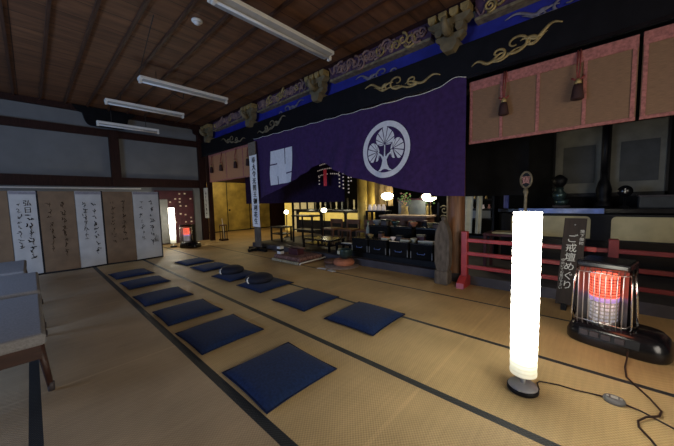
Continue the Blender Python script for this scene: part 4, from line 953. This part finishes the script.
def flowers(label, x, y, z, seed):
    t = thing('flower_vase', label, 'flowers', (x, y, .13)); r = random.Random(seed)
    MB().lathe([(.09, .13), (.09, .2), (.05, .26), (.05, z - .3), (.10, z - .2), (.07, z - .05), (.09, z)], (x, y, 0), 16).build('vase', 'gold', t)
    for nm, m, n in (('leaves', 'green', 26), ('blossoms', 'pinkish', 16), ('gilt_stems', 'gold', 12)):
        q = MB()
        for i in range(n):
            a, b = r.uniform(0, 6.28), r.uniform(.0, .17); px, py, pz = x + b * math.cos(a), y + b * math.sin(a), z + r.uniform(.03, .30)
            if nm == 'gilt_stems': q.tube([(x, y, z - .03), (px, py, pz)], .005, 5)
            else: q.lathe([(.001, 0), (r.uniform(.016, .032), .018), (.001, .04)], (px, py, pz), 7)
        q.build(nm, m, t)
flowers('gilt flower vase between the two bright oval lanterns', 5.97, 3.35, 1.08, 2); flowers('flower vase beside the lantern behind the weathered post', 6.45, 3.0, 1.08, 5)
t = thing('ornate_rack', 'black curled metal rack under the lantern behind the weathered post', 'rack', (5.95, 2.4, .13))
MB().box((5.93, 2.25, .13), (5.97, 2.29, 1.15)).build('upright', 'black', t); MB().box((5.93, 2.51, .13), (5.97, 2.55, 1.15)).build('upright', 'black', t)
for z in (.8, 1.0): 
    MB().tube([(5.94, 2.4 + a, z + b) for a, b in spiral(0, 0, .1, 1.3, .5, 1)], .012, 6).build('curl', 'old_gold', t)
t = thing('green_bottle', 'pale bottle with green cap standing beside the low chairs', 'bottle', (5.2, 3.85, .13)); MB().lathe([(.045, .13), (.05, .15), (.05, .60), (.02, .68), (.02, .74)], (5.2, 3.85, 0), 14).build('body', 'cream_cloth', t); MB().lathe([(.022, .74), (.022, .77)], (5.2, 3.85, 0), 12).build('cap', 'green', t)

# ------------------------------------------------------------------ far side room: gold sliding doors
for i, (x0, x1) in enumerate(((4.85, 5.95), (5.95, 7.05), (7.05, 8.15))):
    d = struct('door_%d' % (i + 3), MB().box((x0, 12.13 + .02 * (i % 2), .02), (x1, 12.16 + .02 * (i % 2), 2.2)), 'gold_leaf')
    o = MB()
    for a, b, c_, e in ((x0, x1, .0, .04), (x0, x1, 2.17, 2.22), (x0, x0 + .012, 0, 2.2), (x1 - .012, x1, 0, 2.2)): o.box((a, 12.11, c_), (b, 12.15, e))
    o.build('door_frame', 'black', d); MB().lathe([(.001, -.01), (.04, -.01), (.045, .01), (.001, .01)], ((x0 + .1), 12.12, .95), 14, axis='y').build('door_pull', 'black', d)
struct('trim_17', MB().box((4.2, 12.06, 2.2), (9.5, 12.2, 2.5)), 'dark_wood')
struct('trim_18', MB().box((4.2, 12.1, 0), (4.85, 12.2, 2.2)), 'dark_wood')
t = thing('umbrella_rack', 'small brown rack with a pale stick beside the corner post', 'rack', (4.35, 9.3, 0))
MB().box((4.28, 9.2, .0), (4.5, 9.45, .05)).build('base', 'dark_wood', t); MB().box((4.3, 9.22, .5), (4.48, 9.43, .54)).build('ring_board', 'brown_box', t)
for x in (4.3, 4.46):
    for y in (9.23, 9.40): MB().box((x, y, .05), (x + .02, y + .02, .5)).build('leg', 'dark_wood', t)
MB().cyl((4.42, 9.33, .05), (4.34, 9.28, .75), .012).build('stick', 'white', t)

# ------------------------------------------------------------------ lights
def area(name, loc, target, sx, sy, e, c):
    l = bpy.data.lights.new(name, 'AREA'); l.shape = 'RECTANGLE'; l.size = sx; l.size_y = sy; l.energy = e; l.color = c
    o = bpy.data.objects.new(name, l); COL.objects.link(o); o.location = loc
    o.rotation_euler = (Vector(target) - Vector(loc)).to_track_quat('-Z', 'Y').to_euler(); return o
def point(name, loc, e, c, r=.1):
    l = bpy.data.lights.new(name, 'POINT'); l.energy = e; l.color = c; l.shadow_soft_size = r
    o = bpy.data.objects.new(name, l); COL.objects.link(o); o.location = loc; return o
area('daylight_window', (-3.92, 5.3, 1.3), (0, 6.2, 1.6), 4.0, 1.5, 110, (.40, .60, 1.0))
area('fill_behind_camera', (.4, -3.3, 1.7), (1.3, 3.2, .6), 2.6, 1.8, 44, (1.0, .90, .78))  # added warm fill from behind the camera; no doorway stands there
point('altar_glow_far', (6.1, 7.2, 1.5), 6.5, (1, .80, .45), .15)
point('altar_glow', (5.6, 3.7, 1.75), 5, (1, .84, .58), .15)
point('altar_glow_pillar', (5.7, 2.2, 1.5), 5, (1, .86, .6), .12)
point('side_room_lamp', (5.8, 10.3, 2.2), 24, (1, .80, .42), .15)
point('heater_ember', (2.98, -.11, .5), .5, (1, .25, .12), .08)
w_ = bpy.data.worlds.new('World'); sc.world = w_; w_.use_nodes = True
w_.node_tree.nodes['Background'].inputs['Color'].default_value = (.5, .55, .65, 1); w_.node_tree.nodes['Background'].inputs['Strength'].default_value = .01

# ------------------------------------------------------------------ camera
yaw, pitch, roll = math.radians(47.2), math.radians(4.49), math.radians(1.38)
fw = Vector((math.sin(yaw) * math.cos(pitch), math.cos(yaw) * math.cos(pitch), -math.sin(pitch)))
rt = Vector((math.cos(yaw), -math.sin(yaw), 0)); dn = fw.cross(rt)
r2 = rt * math.cos(roll) + dn * math.sin(roll); d2 = dn * math.cos(roll) - rt * math.sin(roll)
cd = bpy.data.cameras.new('camera'); cd.sensor_fit = 'HORIZONTAL'; cd.sensor_width = 36; cd.lens = 36 * 283 / 674; cd.clip_start = .05
cam = bpy.data.objects.new('camera', cd); COL.objects.link(cam)
cam.matrix_world = Matrix(((r2.x, -d2.x, -fw.x, 0), (r2.y, -d2.y, -fw.y, 0), (r2.z, -d2.z, -fw.z, 1.25), (0, 0, 0, 1)))
sc.camera = cam
